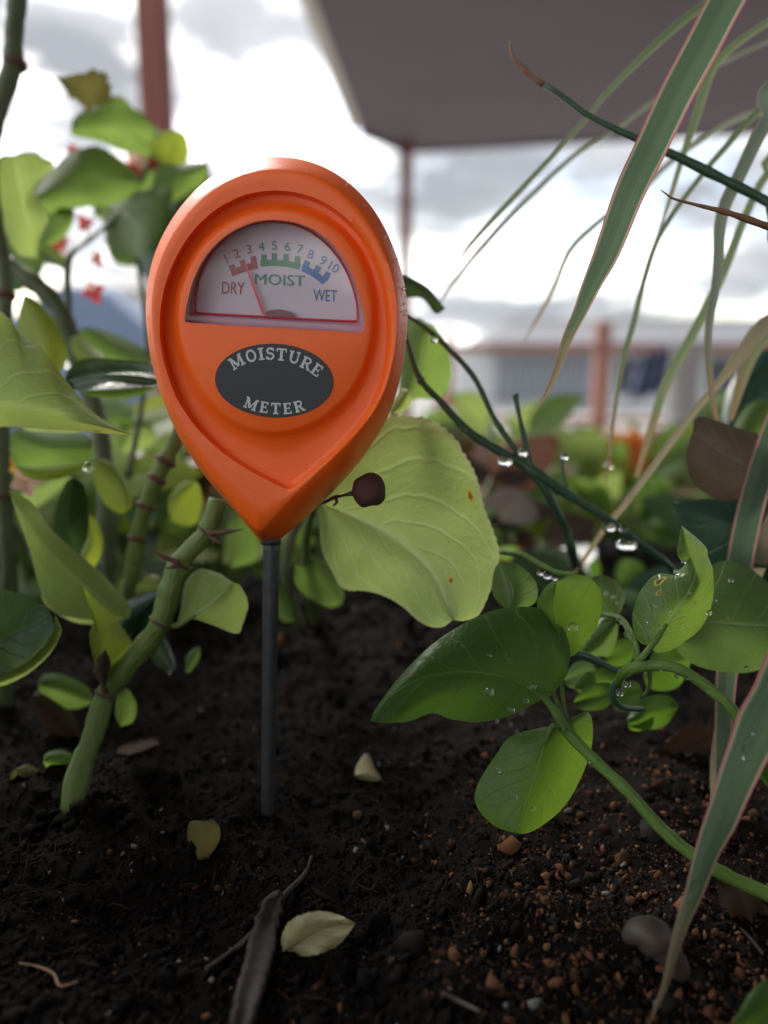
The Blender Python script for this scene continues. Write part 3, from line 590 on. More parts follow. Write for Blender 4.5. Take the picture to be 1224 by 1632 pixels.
# ------------------------------------------------------------------ moisture meter
YAW = R(13)
MC = P(440, 555, .152); MN = Vector((-math.sin(YAW), -math.cos(YAW), .03)).normalized()
def Q(px, py, off=0.0):
    """photo px -> point on the meter's face plane, off (mm) in front of it"""
    r = FWD + RT * ((px - CX) / F) + UPV * ((CY - py) / F)
    t = (off * .001 - (CAM - MC).dot(MN)) / r.dot(MN)
    return CAM + r * t
KC = np.array([440., 545.]); NA = 240
def dens(pts, n=700):
    p = np.array(list(pts) + [pts[0]], float); s = np.concatenate([[0], np.cumsum(np.linalg.norm(np.diff(p, axis=0), axis=1))])
    q = np.linspace(0, s[-1], n, endpoint=False); return np.stack([np.interp(q, s, p[:, 0]), np.interp(q, s, p[:, 1])], 1)
def polar(pts, smooth=2, keep=True):
    p = dens(pts) - KC; th = np.arctan2(p[:, 1], p[:, 0]); r = np.hypot(p[:, 0], p[:, 1]); o = np.argsort(th); th, r = th[o], r[o]
    g = np.linspace(-math.pi, math.pi, NA, endpoint=False)
    rr = np.interp(g, np.concatenate([th - 2 * math.pi, th, th + 2 * math.pi]), np.tile(r, 3))
    wt = np.clip((np.abs(g - math.pi / 2) - .07) / .16, 0, 1) if keep else 1.0     # the pointed chin stays sharp
    for _ in range(smooth):
        rr = rr + wt * ((np.roll(rr, 1) + 2 * rr + np.roll(rr, -1)) / 4 - rr)
    return g, rr
def contour(g, r): return [(KC[0] + a * math.cos(t), KC[1] + a * math.sin(t)) for t, a in zip(g, r)]
SIL = [(440, 249), (396, 254), (360, 268.6), (326.6, 287), (293.5, 322), (267.8, 358.7), (249.4, 395.4), (238.4, 432), (233.2, 469), (232, 494.7), (234.7, 531.4), (240, 568), (251, 612), (267.8, 660), (293.5, 711.6), (326.6, 759), (359.7, 796), (392.8, 832), (406, 853), (409, 860), (414, 863), (430, 862), (447, 859), (452, 855.5),
       (484.7, 827), (532.5, 781), (569, 741), (602, 693), (624, 653), (639, 597.6), (648, 542), (649.4, 494.7), (644.6, 450.6), (631.7, 406.5), (613, 362), (587.6, 322), (558, 292.5), (525, 268.6), (484.7, 254)]
RIDGE = [(440, 270), (398, 275), (364, 289), (332, 307), (301, 340), (277, 373), (259, 407), (248, 440), (243, 472), (242, 496), (244, 530), (249, 565), (259, 607), (275, 653), (299, 703), (331, 750), (362, 789), (394, 825), (408, 849), (412, 855), (416, 849), (434, 824), (466, 788), (493, 763), (529, 729), (556, 703), (583, 673), (606, 640), (622, 592), (631, 542), (633, 496), (628, 453), (615, 411), (596, 370), (571, 335), (545, 309), (515, 289), (480, 274)]
GRO = [(437, 305), (396, 310), (357, 327), (320, 356), (289, 397), (267, 447), (257.5, 494), (257, 540), (266, 586), (285, 638), (319, 686), (364, 726), (418, 759), (458, 779), (463, 784), (467, 779), (488, 756), (524, 728), (552, 704), (578, 673), (602, 632), (616, 588), (622, 542), (620, 493), (612, 447), (594, 401), (564, 361), (526, 329), (482, 310)]
DSC = [(277, 502), (282, 458), (304.5, 406), (337.6, 366), (382, 337), (437, 325), (492, 333), (536, 355), (569, 388), (591, 436), (600.5, 487), (598.6, 542), (584, 594), (554.5, 642), (510, 678.5), (455, 697.6), (404, 695), (360, 675), (323, 638), (293.5, 583), (280.6, 539)]
g, rs = polar(SIL, 22); _, rr_ = polar(RIDGE, 26); _, rg = polar(GRO, 22); _, rd = polar(DSC, 40, False)
rr_ = np.minimum(rr_, rs - 2.0); rg = np.minimum(rg, rr_ - 4.2); rd = np.minimum(rd, rg - 14)
lay = [(rs * .35, -23), (rs * .72, -22.6), (rs * .86, -21), (rs * .955, -18), (rs * .992, -13), (rs, -8.0), (.85 * rs + .15 * rr_, -4.2), (.5 * rs + .5 * rr_, -.4), (.2 * rs + .8 * rr_, 2.1), (.06 * rs + .94 * rr_, 2.62), (rr_, 2.8), (.55 * rr_ + .45 * rg, 2.75),
       (rg + 2.5, 2.6), (rg - .5, 1.3), (rg - 4, -.1), (rg - 10.5, -.15), (.5 * rd + .5 * (rg - 11), -.1), (rd + 1, .15), (rd - 3.5, .9), (rd - 7.5, 1.55), (rd - 12, 1.85)]
meter = thing('moisture_meter', soilpt(421, 1296), 'orange teardrop soil moisture meter with half-round dial on dark metal probe', 'moisture meter')
V, Fc = [], []
for r_, of in lay: V += [Q(x, y, of) for x, y in contour(g, r_)]
for i in range(len(lay) - 1):
    for k in range(NA): Fc.append((i * NA + k, (i + 1) * NA + k, (i + 1) * NA + (k + 1) % NA, i * NA + (k + 1) % NA))
Fc.append(tuple(range(NA)))
# top face of the disc with the dial window cut out
WO = [(295, 504), (294.5, 509), (296, 513), (300, 514), (400, 520), (500, 525.5), (572, 530), (578, 529), (580.5, 524), (581, 502), (569, 458), (551, 414), (521, 379), (485, 357), (440.6, 349.5), (404, 353), (363, 371.5), (330, 403), (308, 443), (298, 484)]
def rounded(pts, it=2):
    p = [np.array(q, float) for q in pts]
    for _ in range(it):
        o_ = []
        for i in range(len(p)):
            a_, b2 = p[i], p[(i + 1) % len(p)]; o_ += [a_ * .75 + b2 * .25, a_ * .25 + b2 * .75]
        p = o_
    return [tuple(q) for q in p]
WOr = rounded(WO, 2); nW = len(WOr)
topi = (len(lay) - 1) * NA; tofs = 1.85
base_i = len(V); V += [Q(x, y, tofs) for x, y in WOr]
out2 = [Vector((x, y, 0)) for x, y in contour(g, lay[-1][0])]; hol2 = [Vector((x, y, 0)) for x, y in WOr]
bb = bmesh.new(); bvs = [bb.verts.new(q) for q in out2 + hol2]
es = [bb.edges.new((bvs[i], bvs[(i + 1) % NA])) for i in range(NA)] + [bb.edges.new((bvs[NA + i], bvs[NA + (i + 1) % nW])) for i in range(nW)]
bb.verts.index_update(); bmesh.ops.triangle_fill(bb, use_beauty=True, edges=es)
for f_ in bb.faces:
    idx = [v_i.index for v_i in f_.verts]; cc_ = f_.calc_center_median()
    Fc.append(tuple((topi + i) if i < NA else (base_i + i - NA) for i in idx))
bb.free()
b2i = len(V); V += [Q(x, y, -2.6) for x, y in WOr]
for k in range(nW): Fc.append((base_i + k, b2i + k, b2i + (k + 1) % nW, base_i + (k + 1) % nW))
body = mk('body', V, Fc, M['orange'], meter)
b = bmesh.new(); b.from_mesh(body.data); bmesh.ops.recalc_face_normals(b, faces=b.faces)
for e_ in b.edges:
    if len(e_.link_faces) == 2 and e_.calc_face_angle(0) > 1.15: e_.smooth = False
b.to_mesh(body.data); b.free()
# dial plate and print
dial = mk('dial', [Q(x, y, -2.4) for x, y in WOr], [tuple(range(nW))[::-1]], M['dial'], meter, smooth=False)
_z = [0]
def sheet(name, polys, off, mat, parent):
    """flat print: polygons in photo px laid just above a face"""
    V, Fc = [], []
    for pl in polys:
        _z[0] = (_z[0] + 1) % 9; o_ = len(V); V += [Q(x, y, off + _z[0] * .006) for x, y in pl]; Fc.append(tuple(range(o_, o_ + len(pl))))
    return mk(name, V, Fc, mat, parent, smooth=False)
def stroke(pts, wd, wd2=None):
    pts = [np.array(q, float) for q in pts]; wd2 = wd if wd2 is None else wd2; out_ = []; n = len(pts); Ls, Rs = [], []
    for i in range(n):
        t = pts[min(i + 1, n - 1)] - pts[max(i - 1, 0)]; t /= np.linalg.norm(t) + 1e-9; nn = np.array([-t[1], t[0]]); ww = (wd + (wd2 - wd) * i / (n - 1)) / 2
        Ls.append(pts[i] + nn * ww); Rs.append(pts[i] - nn * ww)
    return [[tuple(Ls[i]), tuple(Ls[i + 1]), tuple(Rs[i + 1]), tuple(Rs[i])] for i in range(n - 1)]
def K(x, y): return (280 + x * .2614, 330 + y * .2614)
def band(center, wd, teeth, tw): 
    out_ = stroke([K(*q) for q in center], wd * .2614)
    for a_, b_ in teeth: out_ += stroke([K(*a_), K(*b_)], tw * .2614)
    return out_
PO = -2.3
sheet('scale_band', band([(338, 402), (380, 388), (415, 373), (455, 362), (497, 354)], 42, [((355, 395), (338, 352)), ((418, 370), (403, 324)), ((480, 352), (470, 300))], 34), PO, M['p_brown'], dial)
sheet('scale_band', band([(517, 343), (560, 340), (600, 340), (640, 342), (680, 346), (720, 354), (757, 363)], 36, [((535, 340), (538, 288)), ((600, 335), (600, 280)), ((670, 340), (674, 285)), ((738, 352), (743, 300))], 31), PO, M['p_green'], dial)
sheet('scale_band', band([(772, 372), (810, 388), (840, 405), (870, 425), (908, 455)], 40, [((785, 372), (803, 328)), ((850, 402), (872, 360)), ((905, 442), (932, 398))], 34), PO, M['p_blue'], dial)
def text(s, cx, cy, h, ang, mat, parent, name, off, wfac=1.0, bold=0.0):
    cu = bpy.data.curves.new(name, 'FONT'); cu.body = s; cu.size = 1; cu.resolution_u = 4; cu.offset = bold
    ob = bpy.data.objects.new('tmp', cu); COL.objects.link(ob); dg = bpy.context.evaluated_depsgraph_get(); me = ob.evaluated_get(dg).to_mesh()
    vs = np.array([v.co[:2] for v in me.vertices]); fs = [tuple(p_.vertices) for p_ in me.polygons]; ob.evaluated_get(dg).to_mesh_clear()
    bpy.data.objects.remove(ob)
    lo, hi = vs.min(0), vs.max(0); vs = (vs - (lo + hi) / 2); k = h / (hi[1] - lo[1]); vs *= k; vs[:, 0] *= wfac
    ca, sa = math.cos(R(ang)), math.sin(R(ang)); pts = [(cx + x * ca - y * sa, cy - (x * sa + y * ca)) for x, y in vs]
    return mk(name, [Q(x, y, off) for x, y in pts], fs, mat, parent, smooth=False)
for s, cx, cy, an_, mt in (('1', 360.5, 413, 28, 'p_brown'), ('2', 377, 404, 20, 'p_brown'), ('3', 396.6, 397, 10, 'p_brown'), ('4', 416.5, 393, 3, 'p_green'), ('5', 437, 391, -1, 'p_green'), ('6', 458, 393, -5, 'p_green'), ('7', 478, 397, -10, 'p_green'),
                           ('8', 495, 405, -15, 'p_blue'), ('9', 515, 415, -24, 'p_blue'), ('10', 532, 426, -30, 'p_blue')):
    text(s, cx, cy, 14.4, an_, M[mt], dial, 'number', PO + .03, 1.0)
text('DRY', 371.5, 459, 19, -2, M['p_brown'], dial, 'lettering', PO + .03, .68)
text('MOIST', 446, 446, 17, -2.5, M['p_green'], dial, 'lettering', PO + .03, 1.16)
text('WET', 518, 471, 18.5, -2.5, M['p_blue'], dial, 'lettering', PO + .03, .66)
# needle and hub (raised above the plate)
nd = stroke([(390, 418), (420, 501)], 2.6, 4.2)[0]
V = [Q(x, y, -1.2) for x, y in nd] + [Q(x, y, -1.5) for x, y in nd]
mk('needle', V, [(0, 1, 2, 3), (7, 6, 5, 4), (0, 4, 5, 1), (1, 5, 6, 2), (2, 6, 7, 3), (3, 7, 4, 0)], M['needle'], dial, smooth=False)
hb_ = [(446 + 25 * math.cos(a_) * 1.0, 503 - 9.5 * math.sin(a_) + 1.5 * math.cos(a_)) for a_ in np.linspace(0, math.pi, 20)]
V = [Q(x, y, -1.3) for x, y in hb_] + [Q(x, y, -2.35) for x, y in hb_]; n_ = len(hb_)
mk('hub', V, [tuple(range(n_))] + [(i, i + 1, n_ + i + 1, n_ + i) for i in range(n_ - 1)], M['hub'], dial, smooth=False)
# clear cover: bevelled bezel ring plus flat pane
WI = [(312, 493), (313, 497), (317, 498.5), (400, 503), (500, 508.5), (563, 511.5), (568, 510), (568.5, 505), (567.5, 482), (557, 445), (539, 411), (510, 380), (473, 359.5), (432, 353), (392, 359.5), (358, 380), (331, 414), (315, 455)]
NB = 320
wo = [tuple(q) for q in np.roll(np.array(WOr), 0, 0)]; wi = rounded(WI, 2)
def bypolar(pts, n):
    c = np.array([438., 455.]); p = dens(pts, 1200) - c; th = np.arctan2(p[:, 1], p[:, 0]); r = np.hypot(p[:, 0], p[:, 1]); o = np.argsort(th); th, r = th[o], r[o]
    gg = np.linspace(-math.pi, math.pi, n, endpoint=False); rr = np.interp(gg, np.concatenate([th - 2 * math.pi, th, th + 2 * math.pi]), np.tile(r, 3))
    return [(c[0] + a_ * math.cos(t_), c[1] + a_ * math.sin(t_)) for t_, a_ in zip(gg, rr)]
po_, pi_ = bypolar(wo, NB), bypolar(wi, NB)
def shr(p, k): c = np.array([438., 455.]); return [tuple(c + (np.array(q) - c) * k) for q in p]
rings = [(shr(po_, .995), .6), (shr(po_, .995), 2.05), (shr(po_, .982), 2.25), (pi_, 1.0), (pi_, .2)]
V, Fc = [], []
for pl, of in rings: V += [Q(x, y, of) for x, y in pl]
for i in range(len(rings) - 1):
    for k in range(NB): Fc.append((i * NB + k, i * NB + (k + 1) % NB, (i + 1) * NB + (k + 1) % NB, (i + 1) * NB + k))
mk('bezel', V, Fc, M['bezel'], meter)
mk('pane', [Q(x, y, .95) for x, y in shr(pi_, 1.0)], [tuple(range(NB))[::-1]], M['lens'], meter, smooth=False)
# red tube standing in for the orange wall's reflection at the dial edge
lp = [Q(x, y, -1.9) for x, y in shr(pi_, 1.012)]; v, f = tube3(lp + [lp[0]], [.00022] * (NB + 1), 6, False); mk('wall_reflection', v, f, M['needle'], meter)
# oval name plate
ov = [(437 + 94 * math.cos(a_) * math.cos(R(2.6)) - 58.5 * math.sin(a_) * math.sin(R(2.6)), 606.5 + 94 * math.cos(a_) * math.sin(R(2.6)) + 58.5 * math.sin(a_) * math.cos(R(2.6))) for a_ in np.linspace(0, 2 * math.pi, 96, endpoint=False)]
n_ = len(ov); c_ = np.array([437, 606.5]); ov2 = [tuple(c_ + (np.array(q) - c_) * 1.006) for q in ov]
V = [Q(x, y, 2.05) for x, y in ov] + [Q(x, y, 1.8) for x, y in ov2]
plate = mk('name_plate', V, [tuple(range(n_))[::-1]] + [(i, (i + 1) % n_, n_ + (i + 1) % n_, n_ + i) for i in range(n_)], M['print_black'], meter, smooth=False)
# slab-serif capitals built from strokes (cap height 1, y up)
def arc(cx, cy, rx, ry, a0, a1, n=10): return [(cx + rx * math.cos(R(a_)), cy + ry * math.sin(R(a_))) for a_ in np.linspace(a0, a1, n)]
def h_(x0, x1, y, w_=.13): return ([(x0, y), (x1, y)], w_)
def v_(x, y0, y1, w_=.22): return ([(x, y0), (x, y1)], w_)
GL = {'I': [v_(0, .02, .98), h_(-.24, .24, .06), h_(-.24, .24, .94)],
      'T': [v_(0, .02, .98), h_(-.24, .24, .06), h_(-.42, .42, .93, .14), v_(-.37, .70, .98, .10), v_(.37, .70, .98, .10)],
      'E': [v_(-.18, .02, .98), h_(-.36, .33, .065), h_(-.36, .31, .935), h_(-.18, .16, .51, .11), v_(.31, .02, .30, .10), v_(.28, .72, .98, .10), v_(.15, .38, .64, .08)],
      'M': [v_(-.40, .02, .98, .13), v_(.40, .02, .98, .22), ([(-.38, .95), (0, .12)], .22), ([(0, .12), (.38, .95)], .11), h_(-.57, -.22, .06), h_(.19, .60, .06), h_(-.57, -.30, .94), h_(.30, .60, .94)],
      'O': [(arc(0, .5, .34, .44, 0, 360, 25), .17)],
      'U': [v_(-.26, .38, .98, .21), v_(.30, .38, .98, .12), (arc(.02, .38, .28, .31, 180, 360, 13), .16), h_(-.46, -.08, .94), h_(.13, .46, .94)],
      'R': [v_(-.24, .02, .98), h_(-.42, -.03, .06), h_(-.42, .05, .94), (arc(.02, .73, .24, .21, 90, -90, 11), .16), h_(-.2, .05, .50, .12), ([(.02, .50), (.32, .06)], .20), h_(.20, .50, .06)],
      'S': [(arc(0, .72, .24, .21, 20, 270, 12) + arc(0, .29, .27, .23, 90, -160, 12), .17), v_(.26, .70, .97, .09), v_(-.28, .03, .30, .09)]}
def plaque(word, spots, h):
    polys = []
    for ch, (cx, cy, an_) in zip(word, spots):
        ca, sa = math.cos(R(an_)), math.sin(R(an_))
        for pts, wd in GL[ch]:
            pp = [((x * ca - (y - .5) * sa) * h + cx, cy - (x * sa + (y - .5) * ca) * h) for x, y in pts]
            polys += stroke(pp, wd * h)
    return sheet('lettering', polys, 2.10, M['print_silver'], plate)
plaque('MOISTURE', [(377, 576.5, 30), (400, 567, 17), (416, 564, 8), (430.5, 563.5, 0), (448.5, 565, -5), (469, 569.5, -13), (488.5, 579, -26), (505, 589.5, -36)], 19.5)
plaque('METER', [(400, 643.5, -21), (421, 649, -9), (439.5, 651, -1), (458, 651, 5), (476.5, 647.5, 15)], 18)
# probe rod
top = Q(433, 845, -9.5); bot = soilpt(421, 1296, -.02); bot = bot + (bot - top) * .25
ptsr = [top + (bot - top) * (i / 24) for i in range(25)]
rr0 = 13.4 * (top - CAM).dot(FWD) / F
v, f = tube3(ptsr, [rr0 if i < 2 else rr0 * (.99 - .012 * i) for i in range(25)], 20); mk('probe', v, f, M['rod'], meter)
v, f = tube3([Q(432, 853, -9.5), Q(432, 867, -9.5)], [rr0 * 1.18] * 2, 20); mk('collar', v, f, M['rod'], meter)
# droplets on the shoulder
parts = []
for i in range(52):
    if i < 38: k_ = random.uniform(.0, 1); an_ = R(-36 + 34 * k_ + random.gauss(0, 2.5))
    else: an_ = random.uniform(-math.pi, math.pi)
    gi = int((an_ + math.pi) / (2 * math.pi) * NA) % NA; q_ = random.uniform(.0, .85)
    rad_ = rs[gi] * (1 - q_) + rr_[gi] * q_; of = -5.0 + 7.6 * q_ ** .8
    pt = Q(KC[0] + rad_ * math.cos(g[gi]), KC[1] + rad_ * math.sin(g[gi]), of)
    parts.append(ball(pt, random.uniform(.00010, .00034), 8, 5, sz=random.uniform(.9, 1.5)))
spk = []
for i in range(70):
    gi = random.randrange(NA); li_ = random.choice((8, 9, 9, 10, 14, 15, 16, 18)); r0_, o0_ = lay[li_]; 
    if g[gi] < 0 and random.random() < .6: continue
    spk.append(ball(Q(KC[0] + r0_[gi] * math.cos(g[gi]), KC[1] + r0_[gi] * math.sin(g[gi]), o0_ + .02), random.uniform(.00004, .00013), 6, 4, rough=.5, seed=i))
sk = mk('soil_specks', *merge(spk), M['crumbspeck'], meter); sk['kind'] = 'stuff'
dr = mk('water_droplets', *merge(parts), M['water'], meter); dr['kind'] = 'stuff'

# ------------------------------------------------------------------ begonia at left
def topx(p): p = Vector(p); d_ = (p - CAM).dot(FWD); return (CX + F * (p - CAM).dot(RT) / d_, CY - F * (p - CAM).dot(UPV) / d_, d_)
def drop(parent, px, py, d, r, sz=1.0):
    v, f = ball(P(px, py, d), r * d / F, 14, 9, sz=sz); return mk('water_droplet', v, f, M['water'], parent)
def ring(parent, px, py, d, wd, ang, th=5):
    """brown node ring round a stem"""
    dx_, dy_ = math.cos(R(ang)) * th / 2, -math.sin(R(ang)) * th / 2
    return stem(parent, 'node', M['bract'], [(px - dx_, py - dy_, d, wd * .95), (px, py, d, wd * 1.12), (px + dx_, py + dy_, d, wd * .95)], 6, 12, .2)
beg = thing('begonia_plant', soilpt(112, 1292), 'begonia with thick jointed green stem and torn leaves left of the meter', 'plant')
FT = soilpt(116, 1285)
F1, F2 = topx(FT + Vector((-.001, 0, -.012))), topx(FT)
stem(beg, 'stem', M['begstem'], [(*F1, 40), (*F2, 40), (127, 1230, F2[2] * .7 + .186 * .3, 38), (150, 1168, F2[2] * .35 + .184 * .65, 36), (169, 1106, .184, 33), (203, 1062, .183, 36), (230, 1030, .183, 35), (256, 992, .182, 34), (270, 945, .182, 37), (285, 900, .182, 36), (300, 880, .182, 30), (327, 852, .182, 30), (340, 822, .182, 31), (347, 796, .182, 30)], 70, 14, .25)
for a_ in ((169, 1106, .184, 36, 70), (256, 992, .182, 36, 60), (287, 898, .182, 37, 60), (330, 848, .182, 32, 50)): ring(beg, *a_)
def spike(p0, p1, d, wd): return stem(beg, 'bract', M['bract'], [(p0[0], p0[1], d, wd), ((p0[0] + p1[0]) / 2, (p0[1] + p1[1]) / 2 + 1.5, d - .001, wd * .8), (p1[0], p1[1], d - .002, 1.0)], 8, 6, .4)
spike((286, 897), (240, 876), .179, 9); spike((284, 900), (262, 905), .179, 8); spike((330, 850), (388, 843), .179, 9); spike((332, 853), (352, 866), .179, 7); spike((168, 1106), (152, 1060), .181, 8)
# upright second stem, and the dark cane along the frame edge
stem(beg, 'stem', M['begstem'], [(185, 1060, .215, 28), (200, 985, .213, 28), (208, 940, .211, 29), (220, 855, .208, 27), (238, 790, .205, 27), (266, 730, .203, 26), (286, 690, .203, 22), (300, 650, .203, 18)], 50, 12, .3)
for a_ in ((219, 858, .208, 30, 75), (232, 806, .206, 30, 70), (250, 763, .204, 30, 60), (264, 735, .203, 30, 60)): ring(beg, *a_, 9)
stem(beg, 'cane', M['begstemdark'], [(6, 1250, .235, 32), (10, 1050, .235, 28), (14, 900, .235, 27), (6, 780, .235, 26), (2, 690, .235, 26), (4, 560, .235, 24), (8, 450, .235, 24), (-8, 340, .235, 22), (-14, 250, .235, 22), (2, 165, .235, 25), (20, 105, .235, 31), (22, 60, .235, 28), (28, 0, .235, 30), (36, -90, .235, 30)], 90, 12, .2)
ring(beg, 24, 102, .235, 36, 80, 14); ring(beg, 8, 470, .235, 29, 88, 12); ring(beg, 8, 790, .235, 31, 88, 12)
stem(beg, 'stem', M['begstemdark'], [(8, 415, .24, 22), (40, 440, .24, 26), (80, 475, .24, 30), (105, 520, .24, 31), (125, 575, .24, 30), (150, 650, .24, 28), (165, 720, .24, 28), (170, 800, .24, 28), (172, 900, .24, 28), (165, 1080, .24, 28)], 50, 12, .3, far=True)
stem(beg, 'stem', M['begstemdark'], [(110, 530, .25, 12), (108, 470, .25, 12), (108, 425, .25, 12), (118, 400, .25, 9), (150, 375, .26, 8), (190, 340, .265, 8), (235, 270, .27, 8), (250, 230, .27, 6)], 40, 8, far=True)
stem(beg, 'stem', M['begstemdark'], [(108, 430, .25, 7), (75, 410, .25, 6), (50, 385, .25, 6), (45, 340, .252, 6), (60, 300, .255, 6)], 24, 8, far=True)
stem(beg, 'stem', M['begstemdark'], [(185, 340, .265, 8), (215, 400, .262, 8), (226, 460, .26, 8), (236, 560, .255, 9), (225, 650, .25, 9), (205, 760, .245, 10)], 30, 8, far=True)
def dm(d): return d if d < .23 else .23 + (d - .23) * 2.3
def lf(m_, mid, l_, r_, d_, **k): return leaf(beg, M[m_], mid, l_, r_, (dm(d_[0]), dm(d_[1])), **k)
# upper cluster, out of focus
lf('begolive', [(150, 172), (135, 140), (88, 124)], [(175, 160), (180, 145), (172, 114), (159, 117), (145, 112), (132, 117), (119, 116), (105, 122)], [(138, 176), (118, 160), (105, 145), (95, 132)], (.262, .25), cup=-.006, serr=.25, teeth=9, wave=.008)
lf('begmid', [(244, 232), (195, 205), (113, 205)], [(246, 205), (232, 186), (210, 170), (186, 152), (150, 172), (130, 178), (115, 192)], [(228, 246), (200, 242), (170, 230), (140, 222), (115, 215)], (.268, .258), cup=.006, serr=.06, teeth=12, wave=.006, seed=2)
lf('begyel', [(262, 262), (273, 238), (282, 208)], [(246, 250), (242, 230), (252, 214), (268, 207)], [(290, 262), (302, 246), (300, 226), (292, 212)], (.26, .252), cup=.004, serr=.05, wave=.004, seed=3)
lf('begmid', [(240, 300), (285, 285), (331, 258)], [(248, 270), (262, 258), (290, 262), (310, 258)], [(262, 322), (290, 316), (318, 296), (332, 275)], (.266, .26), cup=.005, serr=.08, wave=.006, seed=4)
lf('begmid', [(232, 290), (150, 288), (54, 312)], [(212, 272), (180, 245), (152, 231), (117, 240), (89, 264), (62, 290)], [(200, 318), (165, 329), (120, 332), (76, 340), (58, 325)], (.262, .245), cup=.008, tilt=(.006, -.004), serr=.05, teeth=14, wave=.006, seed=5)
lf('beg', [(60, 412), (40, 330), (20, 248)], [(30, 405), (8, 370), (-15, 320), (-22, 280), (0, 250)], [(64, 382), (78, 348), (70, 325), (52, 298), (86, 266), (74, 252), (50, 241)], (.24, .23), cup=.006, serr=.05, wave=.006, seed=6)
lf('begmid', [(175, 328), (215, 350), (225, 412)], [(220, 305), (272, 300), (268, 340), (252, 382)], [(164, 345), (166, 372), (172, 392), (195, 408)], (.268, .25), cup=.006, wave=.006, serr=.05, seed=7)
lf('begdark', [(200, 320), (245, 380), (262, 470)], [(250, 300), (275, 340), (285, 400), (280, 450)], [(210, 360), (225, 420), (240, 465)], (.272, .265), cup=.006, wave=.005, seed=8)
lf('begmid', [(285, 300), (235, 345), (185, 420)], [(262, 300), (215, 320), (180, 360), (172, 400)], [(300, 330), (290, 375), (255, 410), (215, 424)], (.285, .275), cup=.008, wave=.008, serr=.05, seed=71)
lf('begdark', [(330, 250), (300, 290), (270, 345)], [(300, 262), (275, 300), (262, 330)], [(335, 285), (320, 325), (290, 348)], (.28, .272), cup=.006, wave=.006, seed=72)
lf('begmid', [(205, 255), (228, 230), (262, 216)], [(205, 225), (230, 208), (250, 205)], [(225, 262), (250, 250), (266, 235)], (.275, .268), cup=.005, wave=.005, seed=73)
lf('begmid', [(95, 330), (100, 355), (70, 392)], [(118, 335), (112, 365), (90, 388)], [(80, 335), (72, 355), (62, 380)], (.25, .248), cup=.003, wave=.003, seed=9)
lf('begyel', [(38, 470), (70, 530), (78, 602)], [(60, 480), (88, 515), (107, 552), (102, 585)], [(30, 500), (28, 545), (45, 590)], (.222, .215), cup=.005, wave=.004, serr=.04, seed=10)
lf('begmid', [(120, 530), (175, 560), (240, 578)], [(140, 522), (190, 535), (230, 556)], [(135, 560), (175, 580), (215, 586)], (.245, .24), cup=.004, wave=.003, seed=11)
lf('begyel', [(112, 540), (140, 570), (170, 578)], [(125, 535), (150, 555), (165, 566)], [(115, 560), (135, 585), (160, 588)], (.235, .23), cup=.003, seed=12)
# near pale leaf entering from the left, folded along its rib
lf('beg', [(-70, 640), (0, 646), (90, 660), (160, 676), (215, 694)], [(-60, 560), (-20, 500), (0, 497), (18, 508), (30, 528), (66, 556), (106, 607), (147, 655), (185, 680)], [(-50, 690), (0, 680), (60, 684), (103, 686), (155, 690), (185, 692)], (.168, .160), tilt=(.004, .009), cup=.004, serr=.035, teeth=40, wave=.004, n=70, seed=13)
# glossy curled leaf
lf('begdark', [(262, 606), (200, 598), (140, 600), (104, 606)], [(240, 580), (190, 573), (154, 570), (125, 575), (108, 590)], [(245, 616), (205, 618), (160, 622), (120, 622), (110, 614)], (.190, .196), cup=-.012, tilt=(.016, .004), serr=.05, wave=.006, n=50, seed=14)
lf('begmid', [(250, 612), (195, 620), (130, 624)], [(235, 608), (190, 612), (150, 618)], [(240, 624), (195, 636), (150, 632)], (.200, .206), cup=.004, serr=.1, seed=15)
lf('begmid', [(15, 715), (80, 712), (146, 712)], [(22, 688), (70, 688), (120, 690), (144, 698)], [(24, 742), (62, 758), (110, 752), (140, 736)], (.212, .205), cup=.006, tilt=(-.003, .006), wave=.004, seed=16)
lf('begyel', [(22, 742), (70, 752), (135, 738)], [(50, 744), (100, 742)], [(45, 762), (90, 764), (125, 752)], (.203, .202), cup=.002, seed=17)
# pointed leaf, lower left
lf('beg', [(205, 985), (150, 945), (80, 880), (38, 820), (14, 781)], [(209, 968), (190, 945), (165, 917), (137, 892), (86, 848), (50, 800)], [(180, 990), (120, 985), (85, 975), (64, 940), (48, 880), (28, 825)], (.190, .186), tilt=(.006, -.003), cup=.002, serr=.02, wave=.003, seed=18)
lf('beg', [(195, 975), (120, 960), (70, 925)], [(170, 955), (120, 930), (80, 905)], [(180, 992), (120, 992), (70, 960)], (.196, .2), cup=.003, seed=181)
lf('begdark', [(120, 885), (108, 830), (118, 762)], [(138, 860), (142, 820), (134, 775)], [(100, 870), (86, 835), (92, 800), (106, 768)], (.212, .203), tilt=(.004, -.006), cup=-.004, wave=.005, seed=19)
lf('begyel', [(128, 905), (150, 860), (138, 815)], [(150, 905), (164, 870), (156, 832)], [(128, 885), (138, 855), (134, 830)], (.214, .21), cup=.003, seed=20)
lf('begyel', [(150, 730), (190, 760), (206, 812)], [(180, 738), (205, 775), (212, 800)], [(146, 755), (165, 800), (190, 818)], (.225, .22), cup=.004, wave=.004, seed=21)
# cupped glossy leaf at the left edge
lf('begdark', [(-40, 1050), (20, 1010), (84, 985)], [(-30, 960), (0, 940), (45, 948), (72, 966)], [(-10, 1080), (30, 1062), (66, 1030), (84, 1005)], (.182, .17), tilt=(.004, -.004), cup=-.004, wave=.010, serr=.03, n=60, seed=22)
lf('beg', [(-30, 1090), (40, 1060), (98, 1000)], [(0, 1072), (50, 1040), (85, 1000), (88, 980)], [(0, 1094), (45, 1074), (80, 1042), (97, 1012)], (.176, .168), cup=.003, serr=.04, seed=23)
